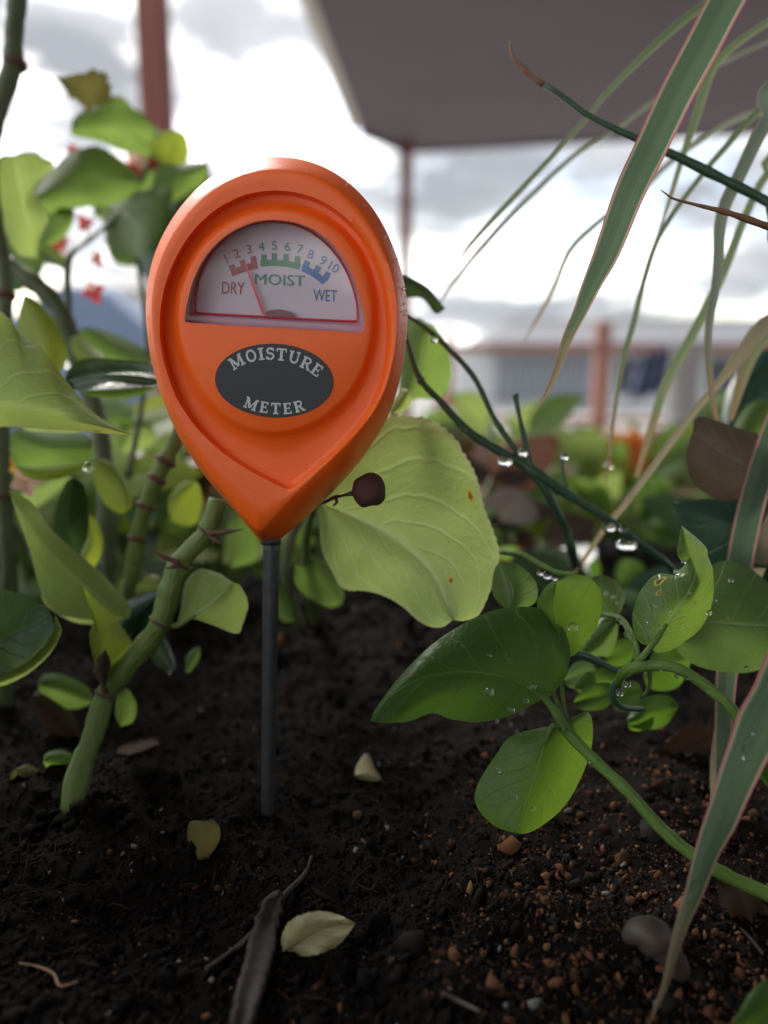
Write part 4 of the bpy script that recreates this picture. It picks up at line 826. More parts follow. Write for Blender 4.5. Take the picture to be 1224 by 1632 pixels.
# young leaf on the node
lf('begyel', [(168, 1098), (160, 1030), (132, 934)], [(192, 1062), (212, 1026), (186, 990), (160, 962), (142, 944)], [(160, 1078), (146, 1040), (142, 1012), (150, 985), (138, 955)], (.182, .174), tilt=(.005, -.002), cup=.003, wave=.004, serr=.08, seed=24)
lf('litter', [(166, 1096), (162, 1060), (168, 1035)], [(172, 1080), (176, 1055)], [(160, 1080), (154, 1052)], (.178, .174), cup=.002, seed=241)
# fan leaf right of the stem, with its petiole
fan = lf('beg', [(282, 994), (325, 968), (352, 945), (372, 928)], [(290, 965), (297, 926), (320, 907), (350, 914), (362, 922)], [(305, 986), (338, 996), (377, 1010), (388, 990), (396, 962), (384, 934)], (.182, .172), cup=.004, tilt=(.004, -.002), serr=.02, wave=.002, seed=25)
stem(beg, 'petiole', M['begstem'], [(262, 996, .183, 10), (285, 996, .181, 9), (312, 980, .179, 5)], 10, 8)
lf('begyel', [(262, 955), (240, 935), (216, 945)], [(260, 925), (240, 915), (220, 930)], [(255, 962), (235, 962), (222, 955)], (.20, .205), cup=.003, seed=26)
lf('darkleaf', [(190, 1000), (225, 970), (255, 945)], [(195, 965), (225, 945), (245, 938)], [(205, 1010), (240, 995), (252, 970)], (.205, .20), cup=.004, seed=27)
lf('begdark', [(235, 1000), (255, 1035), (276, 1070)], [(255, 1005), (272, 1035), (280, 1062)], [(230, 1025), (245, 1055), (262, 1068)], (.21, .20), cup=.003, seed=28)
lf('vine3', [(295, 1072), (308, 1050), (318, 1030)], [(296, 1050), (306, 1036)], [(304, 1070), (318, 1048)], (.21, .208), cup=.002, seed=29)
drop(beg, 268, 1069, .20, 5); drop(beg, 150, 672, .17, 7); drop(beg, 140, 745, .2, 8)
# small basal leaves
lf('begmid', [(128, 1232), (100, 1205), (68, 1212)], [(118, 1205), (95, 1195), (74, 1200)], [(115, 1240), (92, 1232), (75, 1225)], (.19, .185), cup=.004, wave=.003, seed=30)
lf('begmid', [(120, 1250), (98, 1240), (84, 1262)], [(112, 1235), (92, 1232)], [(108, 1262), (94, 1268)], (.19, .186), cup=.003, seed=31)
lf('begolive', [(70, 1298), (50, 1258), (20, 1228)], [(80, 1270), (68, 1235), (45, 1218)], [(45, 1295), (22, 1280), (14, 1250)], (.186, .182), cup=.005, wave=.004, seed=32)
lf('begmid', [(192, 1158), (205, 1130), (200, 1096)], [(184, 1140), (186, 1112)], [(212, 1150), (218, 1125), (208, 1102)], (.195, .192), cup=.003, seed=33)
lf('litter', [(130, 1180), (90, 1140), (50, 1110)], [(120, 1145), (90, 1110), (65, 1098)], [(105, 1190), (70, 1160), (52, 1130)], (.215, .21), cup=.006, wave=.005, seed=34)
lf('begmid', [(150, 1120), (110, 1100), (60, 1090)], [(140, 1095), (100, 1075), (70, 1075)], [(120, 1130), (90, 1125), (65, 1105)], (.215, .21), cup=.004, seed=35)
# small red blossoms
def blossom(parent, px, py, d, s, mats, n=4, nm='petal'):
    d = d if d < .23 else .23 + (d - .23) * 2.3
    c = P(px, py, d); v, f = ball(c, s * .12 * d / F, 8, 6); parent = mk('blossom', v, f, M['petal_yellow'], parent)
    for k in range(n):
        a_ = 2 * math.pi * k / n + random.random(); di = Vector((math.cos(a_), -.35, math.sin(a_)))
        gleaf(parent, M[random.choice(mats)], c, di, Vector((0, -1, .3)), s * d / F, s * .8 * d / F, n=6, m=2, name=nm, curl=.2)
for q in ((215, 262, .27, 26), (200, 272, .272, 24), (136, 356, .26, 16), (100, 392, .255, 18), (155, 414, .26, 14), (150, 466, .26, 20), (246, 262, .27, 14), (118, 240, .265, 12)): blossom(beg, *q, ['petal_red', 'petal_red', 'petal_pink'])
blossom(beg, 42, 768, .22, 26, ['petal_pink', 'petal_pink', 'petal_yellow']); blossom(beg, 38, 742, .225, 24, ['petal_yellow'])

# ------------------------------------------------------------------ begonia behind the meter (large pale leaf, berry)
b2 = thing('begonia_plant', soilpt(505, 985), 'begonia behind the meter with one large pale spotted leaf', 'plant')
leaf(b2, M['begbig'], [(506, 800), (560, 822), (629, 858), (690, 915), (722, 988)], [(530, 735), (575, 690), (620, 661), (650, 664), (680, 670), (712, 688), (736, 710), (754, 744), (770, 803), (788, 844), (795, 884), (785, 930), (766, 977), (742, 989)], [(508, 831), (516, 887), (533, 916), (554, 940), (604, 946), (641, 968), (679, 996), (703, 1000)],
     (.182, .170), tilt=(-.003, .002), cup=.006, serr=.034, teeth=46, wave=.0025, n=90, m=12, seed=40, ridge=-.0015)
s_ = soild(505, 985); stem(b2, 'stem', M['begstem'], [(505, 1000, s_, 16), (492, 930, .24, 16), (488, 860, .205, 14), (500, 812, .19, 10), (512, 803, .183, 8)], 24, 10, .2)
stem(b2, 'stem', M['begstemdark'], [(480, 1000, .24, 18), (455, 920, .235, 18), (470, 840, .235, 16), (520, 760, .235, 14), (600, 690, .23, 12), (645, 640, .225, 8)], 30, 10, .2)
leaf(b2, M['begmid'], [(632, 650), (670, 585), (680, 515)], [(640, 560), (645, 520), (665, 505)], [(665, 636), (702, 634), (722, 592), (705, 540), (692, 520)], (.225, .215), cup=.006, wave=.004, serr=.05, seed=41)
leaf(b2, M['beg'], [(620, 660), (640, 640), (652, 622)], [(625, 640), (640, 620)], [(640, 658), (655, 645)], (.19, .186), cup=.003, serr=.12, seed=42)
leaf(b2, M['begdark'], [(630, 445), (670, 462), (710, 492)], [(645, 438), (680, 456), (700, 478)], [(640, 472), (672, 476), (694, 500)], (.20, .205), cup=.006, wave=.006, seed=43)
leaf(b2, M['begmid'], [(470, 900), (505, 920), (545, 962)], [(500, 885), (535, 915), (548, 945)], [(470, 930), (495, 955), (525, 968)], (.215, .22), cup=.005, wave=.004, seed=44)
leaf(b2, M['begmid'], [(430, 930), (450, 960), (470, 990)], [(450, 935), (466, 965)], [(430, 960), (450, 990)], (.23, .225), cup=.003, seed=45)
bc = P(587, 781, .158)
v, f = ball(bc, .00355, 28, 18, sx=1.03, sz=.97, rough=.16, seed=3); mk('berry', v, f, M['berry'], b2)
stem(b2, 'berry_stalk', M['bract'], [(508, 801, .181, 9), (522, 798, .172, 7), (532, 793, .166, 9), (545, 790, .162, 6), (562, 786, .159, 8)], 16, 8, .6)
stem(b2, 'berry_stalk', M['bract'], [(533, 792, .165, 6), (537, 800, .164, 5), (531, 806, .164, 3)], 8, 6, .4)

# ------------------------------------------------------------------ trailing vine at right
vine = thing('trailing_vine', soilpt(1330, 1480), 'wet trailing vine with smooth oval green leaves right of the probe', 'plant')
def vl(m_, mid, l_, r_, d_, **k): return leaf(vine, M[m_], mid, l_, r_, d_, **k)
vl('vine', [(884, 1106), (872, 1116), (832, 1090), (790, 1075), (738, 1070), (675, 1080), (627, 1104), (589, 1150)][0:1] + [(850, 1098), (800, 1077), (738, 1070), (675, 1080), (627, 1106), (589, 1150)],
   [(907, 1060), (904, 1015), (880, 978), (843, 967), (790, 972), (738, 994), (685, 1030), (633, 1083), (601, 1126)], [(853, 1121), (811, 1141), (764, 1151), (722, 1147), (690, 1137), (660, 1147), (643, 1151), (612, 1152)],
   (.152, .138), tilt=(.006, -.002), cup=.003, wave=.002, n=70, m=12, seed=50, ridge=-.0006)
vl('vine2', [(892, 1164), (866, 1190), (848, 1250), (822, 1329)], [(915, 1142), (940, 1137), (944, 1183), (928, 1235), (897, 1288), (850, 1324)], [(875, 1158), (817, 1172), (790, 1204), (761, 1251), (759, 1283), (785, 1314)],
   (.150, .146), tilt=(.006, .002), cup=.003, wave=.002, n=60, m=12, seed=51)
vl('vine2', [(900, 1048), (888, 1000), (882, 950), (886, 926)], [(864, 985), (856, 962), (866, 940), (880, 927)], [(915, 1044), (928, 1030), (953, 994), (959, 952), (943, 923), (911, 915)], (.157, .150), tilt=(.002, .004), cup=.003, wave=.003, n=50, m=10, seed=52)
vl('vine3', [(810, 974), (816, 940), (797, 894)], [(790, 955), (784, 936), (788, 908)], [(840, 968), (856, 955), (854, 928), (832, 903), (812, 896)], (.166, .170), cup=.003, wave=.002, seed=53)
vl('vine3', [(986, 982), (965, 965), (934, 922)], [(996, 952), (981, 926), (958, 917)], [(958, 984), (935, 970), (925, 945)], (.18, .183), cup=.004, wave=.002, seed=54)
vl('vine3', [(985, 984), (955, 1010), (925, 1042)], [(960, 984), (935, 995), (920, 1020)], [(984, 1015), (972, 1042), (945, 1046)], (.18, .184), cup=.004, wave=.002, seed=55)
vl('vinebite', [(1038, 1030), (1063, 994), (1089, 955), (1106, 921), (1104, 890), (1086, 837)], [(1020, 1024), (1010, 1005), (1008, 979), (1018, 947), (1035, 923), (1053, 914), (1072, 917), (1081, 910), (1093, 897), (1084, 892), (1079, 878), (1083, 854)],
   [(1046, 1040), (1068, 1037), (1089, 1024), (1115, 1003), (1130, 977), (1137, 947), (1136, 908), (1128, 886), (1126, 873), (1107, 854)], (.150, .147), tilt=(.002, .003), cup=.003, wave=.002, n=90, m=10, seed=56, ridge=-.0005)
vl('vine3', [(1072, 1010), (1124, 993), (1180, 996), (1290, 1000)], [(1100, 920), (1137, 898), (1165, 894), (1197, 907), (1226, 930), (1265, 960)], [(1082, 1040), (1111, 1061), (1154, 1071), (1197, 1071), (1240, 1055), (1270, 1030)], (.172, .168), cup=.005, tilt=(.004, -.003), wave=.002, n=50, seed=57)
# stems
stem(vine, 'stem', M['vinestem'], [(840, 1094, .150, 7), (868, 1114, .151, 11), (890, 1142, .151, 16), (906, 1168, .151, 19), (948, 1212, .148, 18), (1001, 1262, .144, 19), (1053, 1320, .141, 20), (1106, 1364, .138, 21), (1159, 1396, .136, 22), (1224, 1425, .134, 23), (1300, 1462, .130, 24), (1340, 1500, .126, 24)], 80, 14, .12)
stem(vine, 'stem', M['vinestem'], [(985, 1092, .158, 12), (988, 1080, .155, 15), (1000, 1069, .152, 20), (1016, 1063, .150, 19), (1046, 1061, .149, 16), (1079, 1065, .147, 17), (1111, 1083, .146, 18), (1133, 1100, .145, 19), (1161, 1124, .143, 18), (1183, 1156, .142, 18), (1206, 1205, .141, 17), (1240, 1250, .140, 18), (1300, 1330, .136, 20), (1340, 1490, .128, 22)], 90, 14, .10)
stem(vine, 'petiole', M['vinestem'], [(1012, 1066, .151, 13), (1022, 1050, .150, 11), (1038, 1030, .150, 10), (1063, 994, .1497, 6)], 16, 10)
stem(vine, 'petiole', M['vinestem'], [(958, 979, .18, 9), (988, 985, .168, 9), (1003, 1006, .160, 11), (1014, 1035, .155, 11), (1016, 1062, .151, 11)], 24, 10, .15)
stem(vine, 'petiole', M['vinestem'], [(894, 1160, .151, 8), (880, 1158, .150, 9), (868, 1185, .1485, 5)], 10, 8)
stem(vine, 'petiole', M['vinestem'], [(902, 1165, .152, 7), (892, 1130, .153, 8), (884, 1108, .155, 7), (880, 1092, .157, 6)], 14, 8)
stem(vine, 'petiole', M['vinestem'], [(908, 1160, .153, 6), (900, 1130, .154, 7), (896, 1090, .156, 7), (900, 1048, .157, 6)], 14, 8)
stem(vine, 'bud', M['vinestem'], [(897, 1168, .149, 3), (900, 1160, .149, 9), (894, 1152, .149, 8), (890, 1147, .149, 2)], 10, 8, .3)
stem(vine, 'runner', M['twig'], [(915, 1042, .165, 12), (938, 1048, .167, 13), (968, 1062, .168, 10), (995, 1075, .168, 9)], 20, 8, .2)
stem(vine, 'tendril', M['vinestem'], [(1034, 1066, .153, 7), (1036, 1085, .154, 7), (1032, 1100, .155, 6), (1024, 1110, .156, 4)], 14, 8)
stem(vine, 'runner', M['twig'], [(988, 1078, .156, 11), (978, 1095, .158, 10), (978, 1115, .160, 9), (995, 1128, .163, 9), (1025, 1130, .168, 9)], 20, 8, .2)
stem(vine, 'runner', M['vinestem'], [(795, 880, .19, 8), (830, 884, .186, 10), (860, 900, .182, 11), (890, 914, .178, 10), (920, 916, .176, 8)], 20, 8, .15)
vl('vine', [(1200, 1212), (1222, 1230), (1262, 1262)], [(1212, 1206), (1240, 1216), (1258, 1240)], [(1204, 1228), (1222, 1252), (1250, 1268)], (.140, .137), cup=.002, seed=58)
for i_, (x, y, sx_, sy_, mt, d_) in enumerate(((950, 1110, 36, 24, 'vine', .178), (955, 1085, 40, 22, 'vine2', .182), (1040, 1135, 42, 30, 'vine', .182), (1000, 1110, 24, 26, 'vine2', .176), (925, 1075, 26, 24, 'vine3', .184), (1065, 1060, 40, 44, 'vine', .186), (1020, 1148, 20, 18, 'vine2', .184), (990, 1040, 26, 24, 'vine', .188))):
    vl(mt, [(x + sx_, y - sy_ * .3), (x, y), (x - sx_, y + sy_ * .4)], [(x + sx_ * .6, y - sy_ * .9), (x - sx_ * .3, y - sy_ * .8), (x - sx_ * .8, y - sy_ * .1)], [(x + sx_ * .5, y + sy_ * .7), (x - sx_ * .2, y + sy_ * .95), (x - sx_ * .8, y + sy_ * .8)], (d_, d_ + .003), cup=.0012, wave=.003, seed=60 + i_, n=24, m=6)
for q in ((1130, 977, .147, 4.5), (1052, 1068, .146, 3), (1079, 1077, .1455, 4), (1094, 1082, .145, 3), (999, 1090, .150, 6.5), (988, 1104, .150, 6), (1000, 1011, .158, 6), (987, 990, .166, 6), (862, 912, .18, 6), (872, 917, .178, 7), (884, 921, .177, 5), (793, 1148, .141, 2.5), (850, 1094, .146, 5), (792, 1150, .141, 3), (938, 1215, .146, 3), (1150, 1120, .143, 3), (1090, 895, .146, 4), (1078, 912, .146, 5),
          (779, 1103, .1425, 8), (838, 1116, .148, 5), (815, 1132, .146, 6), (780, 1045, .147, 4), (913, 1000, .152, 8), (1087, 996, .147, 3), (1070, 975, .147, 4), (1043, 965, .148, 3), (1052, 1000, .148, 4), (1030, 990, .149, 3), (1100, 945, .147, 3), (1190, 1065, .165, 4), (1140, 955, .168, 3), (1165, 925, .17, 4), (1160, 985, .168, 3), (978, 950, .178, 4), (966, 945, .179, 4), (985, 960, .178, 3), (795, 1228, .146, 4), (850, 1290, .146, 4), (820, 1270, .146, 5)): drop(vine, *q)

# ------------------------------------------------------------------ wet twiggy shoots between meter and vine
tw = thing('wet_shoot', soilpt(935, 945), 'thin dark green branching shoot beaded with drops, right of the meter', 'plant')
s_ = soild(935, 945)
stem(tw, 'shoot', M['twig'], [(640, 500, .185, 6), (650, 548, .186, 8), (669, 603, .187, 10), (704, 642, .188, 11), (753, 692, .189, 14), (827, 736, .19, 16), (857, 756, .19, 20), (916, 795, .192, 14), (975, 832, .195, 13), (1015, 864, .198, 12), (1060, 896, .202, 11), (1090, 930, .21, 10)], 80, 10, .2)
stem(tw, 'shoot', M['twig'], [(640, 492, .192, 5), (652, 504, .192, 6), (694, 536, .192, 8), (753, 598, .192, 9), (788, 667, .191, 9), (830, 728, .19, 10), (850, 752, .19, 10)], 50, 10, .2)
stem(tw, 'shoot', M['twig'], [(821, 628, .19, 12), (824, 645, .19, 8), (835, 696, .19, 9), (847, 746, .19, 14), (877, 795, .192, 13), (901, 844, .2, 13), (916, 894, .22, 14), (932, 945, s_, 15), (938, 965, s_, 15)], 60, 10, .2)
stem(tw, 'shoot', M['twig'], [(895, 728, .192, 4), (899, 760, .192, 5), (908, 788, .192, 6)], 12, 8)
for q in ((805, 735, .188, 12, .8), (889, 781, .19, 8), (905, 848, .198, 8), (970, 840, .192, 11, .8), (998, 868, .195, 17, .55), (1053, 890, .2, 7), (970, 741, .209, 8), (833, 721, .188, 9, .8), (671, 607, .186, 7), (692, 541, .19, 6), (900, 728, .19, 6), (993, 842, .193, 7), (738, 685, .187, 5)): drop(tw, *q)

# ------------------------------------------------------------------ striped strap-leaved plant, crown out of frame at right
CRP = Vector((.235, .22, .24))
dra = thing('striped_plant', (.235, .22, hz(.235, .22)), 'plant with long arching pink-edged green and cream striped blades at right', 'plant')
v, f = tube3([Vector((.235, .22, hz(.235, .22) - .01)), Vector((.236, .22, .1)), CRP], [.011, .010, .008], 12); mk('trunk', v, f, M['begstemdark'], dra)
cpx = lambda p: (CX + F * (p - CAM).dot(RT) / (p - CAM).dot(FWD), CY - F * (p - CAM).dot(UPV) / (p - CAM).dot(FWD), (p - CAM).dot(FWD))
c0 = cpx(CRP)
def sp(m_, pts, w0=20, **k):
    f_ = 1.0 if m_ == 'strap' else .64
    return strap(dra, M[m_], [(c0[0], c0[1], c0[2], w0)] + [(a, b, c, e * f_) for a, b, c, e in pts], **k)
sp('strap', [(1330, -230, .165, 50), (1222, -110, .160, 56), (1158, 0, .158, 56), (1120, 72, .157, 56), (1078, 150, .157, 54), (1040, 230, .157, 52), (1004, 305, .157, 49), (968, 400, .158, 41), (942, 455, .158, 30), (924, 498, .159, 22), (904, 540, .160, 17), (886, 593, .161, 10), (868, 632, .162, 5), (852, 658, .162, 1)], n=110, fold=.3, mm=5)
sp('strapgreen', [(1330, -60, .19, 22), (1220, -30, .19, 22), (1123, 8, .19, 24), (1044, 72, .19, 22), (965, 150, .192, 16), (936, 187, .193, 15), (877, 252, .196, 14), (808, 326, .2, 15), (765, 372, .205, 12), (738, 405, .208, 9), (716, 445, .21, 3)], roll=.4, n=80)
sp('strapdry', [(1330, 20, .225, 14), (1150, 100, .225, 14), (1044, 160, .225, 14), (975, 212, .225, 13), (916, 247, .225, 13), (827, 331, .225, 14), (770, 392, .226, 13), (719, 454, .226, 9), (700, 485, .226, 3)], roll=.3, n=80)
stem(dra, 'stalk', M['twig'], [(c0[0], c0[1], c0[2], 18), (1330, 370, .18, 17), (1224, 321, .178, 17), (1143, 281, .178, 15), (1074, 247, .178, 14), (1015, 222, .178, 11), (936, 183, .178, 9), (896, 153, .178, 9), (862, 132, .178, 8)], 60, 8, .3)
stem(dra, 'dry_tip', M['rootfib'], [(866, 135, .178, 8), (848, 122, .178, 9), (830, 104, .178, 6), (817, 89, .178, 5), (812, 66, .178, 2)], 16, 8, .5)
sp('strapgreen', [(1330, -20, .2, 18), (1224, 35, .2, 18), (1153, 87, .2, 20), (1130, 120, .2, 24), (1110, 185, .2, 22), (1089, 247, .2, 16), (1066, 321, .202, 10), (1044, 390, .204, 4)], n=60)
sp('strapgreen', [(1330, 80, .2, 20), (1224, 163, .2, 18), (1163, 227, .2, 16), (1113, 286, .2, 14), (1054, 370, .202, 14), (1027, 445, .204, 15), (1010, 514, .206, 16), (992, 578, .208, 14), (977, 677, .21, 9), (966, 770, .212, 5)], n=90, roll=.3)
sp('strapdry', [(1330, 130, .23, 18), (1188, 183, .23, 16), (1104, 232, .23, 15), (1054, 271, .23, 14), (1025, 301, .23, 14), (965, 345, .23, 14), (911, 395, .23, 14), (882, 460, .231, 11), (855, 510, .232, 7), (835, 545, .233, 2)], n=80)
sp('strappale', [(1300, 90, .185, 34), (1224, 190, .185, 36), (1180, 276, .185, 34), (1150, 345, .185, 32), (1143, 440, .186, 26), (1129, 529, .187, 20), (1133, 618, .188, 18), (1143, 672, .189, 12)], n=80, roll=.2)
sp('strapgreen', [(1310, 190, .21, 22), (1224, 276, .21, 22), (1188, 345, .21, 22), (1150, 440, .21, 25), (1106, 529, .21, 26), (1064, 605, .212, 26), (1040, 677, .214, 22), (1014, 760, .216, 12)], n=80, roll=-.3)
stem(dra, 'stalk', M['rootfib'], [(1330, 395, .165, 14), (1224, 361, .160, 12), (1190, 349, .159, 11), (1153, 337, .158, 9), (1120, 329, .158, 6), (1074, 317, .158, 4), (1062, 309, .158, 3), (1053, 303, .158, 1)], 40, 8, .2)
sp('straw', [(1330, 420, .2, 26), (1224, 512, .198, 40), (1180, 566, .198, 36), (1150, 605, .198, 22), (1114, 647, .198, 17), (1054, 726, .199, 17), (995, 805, .202, 16), (965, 840, .205, 14), (932, 890, .21, 10), (915, 915, .215, 5)], n=80)
sp('strapgreen', [(1330, 440, .205, 26), (1250, 500, .205, 34), (1200, 560, .205, 34), (1178, 620, .206, 26), (1165, 670, .207, 10)], n=40)
# the blade crossing the lower right down to the soil
strap(dra, M['strap'], [(c0[0], c0[1], c0[2], 20), (1480, 500, .16, 60), (1360, 860, .138, 92), (1290, 1005, .133, 92), (1250, 1085, .131, 88), (1208, 1165, .129, 78), (1178, 1232, .128, 64), (1152, 1300, .127, 53), (1127, 1358, .126, 40), (1107, 1420, .125, 30), (1084, 1482, .124, 21), (1062, 1563, .122, 12), (1058, 1576, .122, 11), (1046, 1604, .121, 7), (1034, 1634, .120, 3)], n=120, fold=.35, mm=5, rag=.08)
for (x, y, d_, r_, sx_) in ((1192, 1196, .1270, 15, 1.5), (1107, 1415, .1235, 9, 1.6), (1203, 1165, .1275, 7, 1.3), (1098, 1440, .1232, 4, 1.2)):
    v, f = ball(P(x, y, d_), r_ * d_ / F, 16, 10, sx=.6, sy=.22, sz=sx_); mk('water_droplet', v, f, M['water'], dra)
# blade rising from the soil behind the vine, and its dry neighbour
s2 = soild(1150, 1290)
str2 = thing('striped_shoot', soilpt(1150, 1290), 'young striped blade standing in the soil behind the round vine leaf', 'plant')
strap(str2, M['strap'], [(1150, 1300, s2, 18), (1152, 1200, .175, 26), (1158, 1080, .182, 34), (1172, 960, .182, 42), (1182, 880, .182, 44), (1202, 790, .182, 44), (1228, 705, .182, 42), (1265, 610, .184, 34), (1310, 520, .186, 10)], n=60, fold=.3, mm=5)
strap(str2, M['straw'], [(1140, 1310, s2, 12), (1140, 1200, .18, 14), (1165, 1075, .186, 16), (1190, 960, .188, 20), (1215, 880, .188, 30), (1250, 800, .188, 30), (1300, 720, .19, 14)], n=50)
bq = soilpt(1150, 1290)

# brown and dark leaves of a plant at right
bp = thing('brown_leaved_plant', soilpt(1240, 960), 'plant with one rounded brown leaf above a dark blue-green leaf at right edge', 'plant')
leaf(bp, M['brownleaf'], [(1225, 760), (1160, 735), (1103, 690)], [(1225, 720), (1217, 697), (1170, 680), (1114, 664)], [(1200, 785), (1187, 794), (1143, 796), (1104, 768), (1094, 726)], (.185, .18), cup=.004, wave=.004, seed=80)
leaf(bp, M['darkleaf'], [(1270, 850), (1180, 840), (1072, 800)], [(1260, 800), (1190, 796), (1123, 795)], [(1250, 900), (1200, 905), (1128, 900), (1084, 850)], (.196, .188), cup=-.003, tilt=(.01, -.002), wave=.003, seed=81)
leaf(bp, M['begmid'], [(1240, 640), (1200, 670), (1180, 720)], [(1260, 680), (1230, 720)], [(1200, 640), (1170, 680)], (.24, .23), cup=.005, seed=82)
leaf(bp, M['darkleaf'], [(1260, 560), (1205, 610), (1160, 700)], [(1280, 620), (1240, 690), (1190, 720)], [(1210, 560), (1165, 610), (1150, 670)], (.26, .25), cup=.006, seed=83)
s3 = soild(1240, 960); stem(bp, 'stem', M['begstemdark'], [(1245, 975, s3, 14), (1262, 900, .22, 14), (1260, 820, .2, 12), (1240, 765, .19, 9), (1222, 758, .185, 7)], 24, 8, .2)
stem(bp, 'stem', M['begstemdark'], [(1262, 850, .21, 10), (1275, 720, .23, 10), (1258, 600, .25, 9)], 14, 8)
br_ = leaf(None, M['vine'], [(1250, 1660), (1210, 1620), (1168, 1632)], [(1250, 1590), (1224, 1560), (1190, 1590)], [(1240, 1680), (1210, 1670), (1180, 1650)], (.115, .112), cup=.002, name='fallen_green_leaf')
tag(br_, 'green leaf lying on the soil at the lower right corner', 'leaf')

# ------------------------------------------------------------------ out-of-focus planting behind
def clump(label, px, py, d, n, L, mats, lift=.35, seed=0, flowers=(), spread=1.0, name='leafy_plant', group=None, zb=None):
    random.seed(seed); q = P(px, py, d); zb_ = (hz(q.x, q.y) if zb is None else zb); base = Vector((q.x, q.y, zb_))
    o = thing(name, base, label, 'plant', group)
    for k in range(n):
        a_ = 2 * math.pi * k / n + random.uniform(-.5, .5); el = random.uniform(.1, 1.0); h = lift * L * random.uniform(.3, 1.6)
        d0 = Vector((math.cos(a_) * math.cos(el), math.sin(a_) * math.cos(el), math.sin(el) * .6))
        hub = base + Vector((math.cos(a_) * .4 * L * spread, math.sin(a_) * .4 * L * spread, h + .1 * L))
        nr = Vector((random.gauss(0, .5), -.75 + random.gauss(0, .4), .65))
        gleaf(o, M[random.choice(mats)], hub, d0, nr, L * random.uniform(.7, 1.25), L * random.uniform(.55, .85), curl=random.uniform(.0, .4))
        v, f = tube3([base + Vector((0, 0, -.004)), (base + hub) / 2 + Vector((0, 0, .1 * L)), hub], [L * .05, L * .04, L * .03], 6); mk('petiole', v, f, M['begstem'], o)
    for (fx, fy, fs, fm) in flowers:
        c = P(fx, fy, d - .01); v, f = tube3([base, c], [.0015 * d / .5, .001 * d / .5], 6); mk('flower_stalk', v, f, M['begstem'], o)
        v, f = ball(c, fs * d / F * .09, 8, 6); fo = mk('flower', v, f, M['petal_yellow'], o)
        for ringk in range(2):
            for k in range(9):
                a_ = 2 * math.pi * k / 9 + ringk * .3; di = Vector((math.cos(a_), -.25 - .3 * ringk, math.sin(a_)))
                gleaf(fo, M[fm], c, di, Vector((0, -1, .5)), fs * d / F * (.5 - .12 * ringk), fs * d / F * .26, n=5, m=2, name='petal', curl=.1)
    return o
G1 = ['begmid', 'beg', 'begdark', 'begyel']; G2 = ['begmid', 'vine', 'begdark']; G3 = ['begmid', 'begyel', 'litter', 'begred']
lf('begmid', [(330, 262), (285, 330), (225, 440)], [(290, 262), (245, 320), (215, 390)], [(340, 310), (325, 370), (275, 425)], (.30, .29), cup=.010, wave=.008, serr=.05, seed=181)
lf('begmid', [(250, 250), (205, 300), (150, 345)], [(215, 250), (170, 280), (148, 320)], [(255, 290), (225, 335), (180, 355)], (.295, .285), cup=.008, wave=.008, serr=.05, seed=182)
lf('begyel', [(30, 250), (80, 285), (95, 345)], [(70, 255), (105, 290), (110, 325)], [(25, 285), (45, 330), (75, 350)], (.305, .295), cup=.008, wave=.006, seed=183)
lf('begmid', [(20, 345), (50, 375), (60, 430)], [(50, 345), (75, 380), (78, 415)], [(10, 380), (25, 420), (45, 436)], (.30, .29), cup=.006, wave=.006, seed=184)
lf('begmid', [(60, 260), (25, 290), (-20, 330)], [(40, 240), (0, 265), (-20, 300)], [(60, 290), (40, 330), (0, 350)], (.30, .29), cup=.008, wave=.006, serr=.05, seed=171)
lf('begmid', [(110, 420), (70, 390), (20, 380)], [(95, 380), (60, 360), (25, 362)], [(90, 425), (50, 415), (25, 400)], (.285, .28), cup=.006, wave=.006, seed=172)
lf('begyel', [(175, 410), (205, 370), (250, 350)], [(175, 375), (205, 345), (240, 335)], [(205, 405), (240, 390), (258, 368)], (.30, .29), cup=.006, wave=.006, seed=173)
lf('begmid', [(130, 640), (165, 660), (215, 660)], [(150, 635), (185, 635), (210, 645)], [(150, 672), (180, 685), (205, 676)], (.26, .25), cup=.006, wave=.006, seed=174)
lf('beg', [(250, 700), (225, 690), (175, 700)], [(240, 675), (210, 668), (185, 680)], [(235, 715), (205, 722), (182, 714)], (.255, .25), cup=.006, wave=.006, seed=175)
lf('begyel', [(300, 840), (285, 800), (310, 765)], [(275, 830), (268, 800), (285, 772)], [(315, 830), (322, 800), (318, 775)], (.235, .23), cup=.004, wave=.004, seed=176)
lf('begmid', [(365, 905), (395, 870), (380, 815)], [(360, 870), (362, 835)], [(405, 895), (412, 860), (398, 828)], (.24, .235), cup=.004, wave=.004, seed=177)
clump('bushy green plant filling the gap between the two begonia stems', 150, 850, .31, 12, .034, G1, 1.5, 41)
clump('pale green plant behind the meter point', 330, 850, .37, 12, .034, ['beg', 'begmid', 'begyel'], 1.4, 42)
clump('mixed leafy plant behind the branching wet shoot', 800, 800, .50, 14, .040, ['begmid', 'begred', 'begyel', 'beg'], 1.2, 43)
clump('green plant in front of the orange blossoms', 1085, 840, .50, 14, .030, ['begmid', 'beg', 'vine'], .55, 44)
clump('low green plant behind the upright begonia stem at left', 60, 900, .33, 12, .038, G1, 1.0, 1)
clump('bushy plant with brown-tinged leaves left of the meter tip', 245, 880, .36, 12, .036, G3, 1.0, 2)
clump('yellow-green plant just left of the probe top', 350, 880, .33, 12, .030, ['begmid', 'begyel', 'beg'], .9, 3)
clump('dark leafy plant in the gap under the pale begonia leaf', 560, 870, .40, 10, .034, G2, .6, 4)
clump('plant with pinkish brown leaves behind the wet shoots', 740, 850, .42, 14, .036, ['begred', 'litter', 'begmid', 'begyel'], .9, 5)
clump('broad green plant under the orange blossoms', 1000, 850, .45, 14, .030, ['begmid', 'begmid', 'vine'], .5, 6)
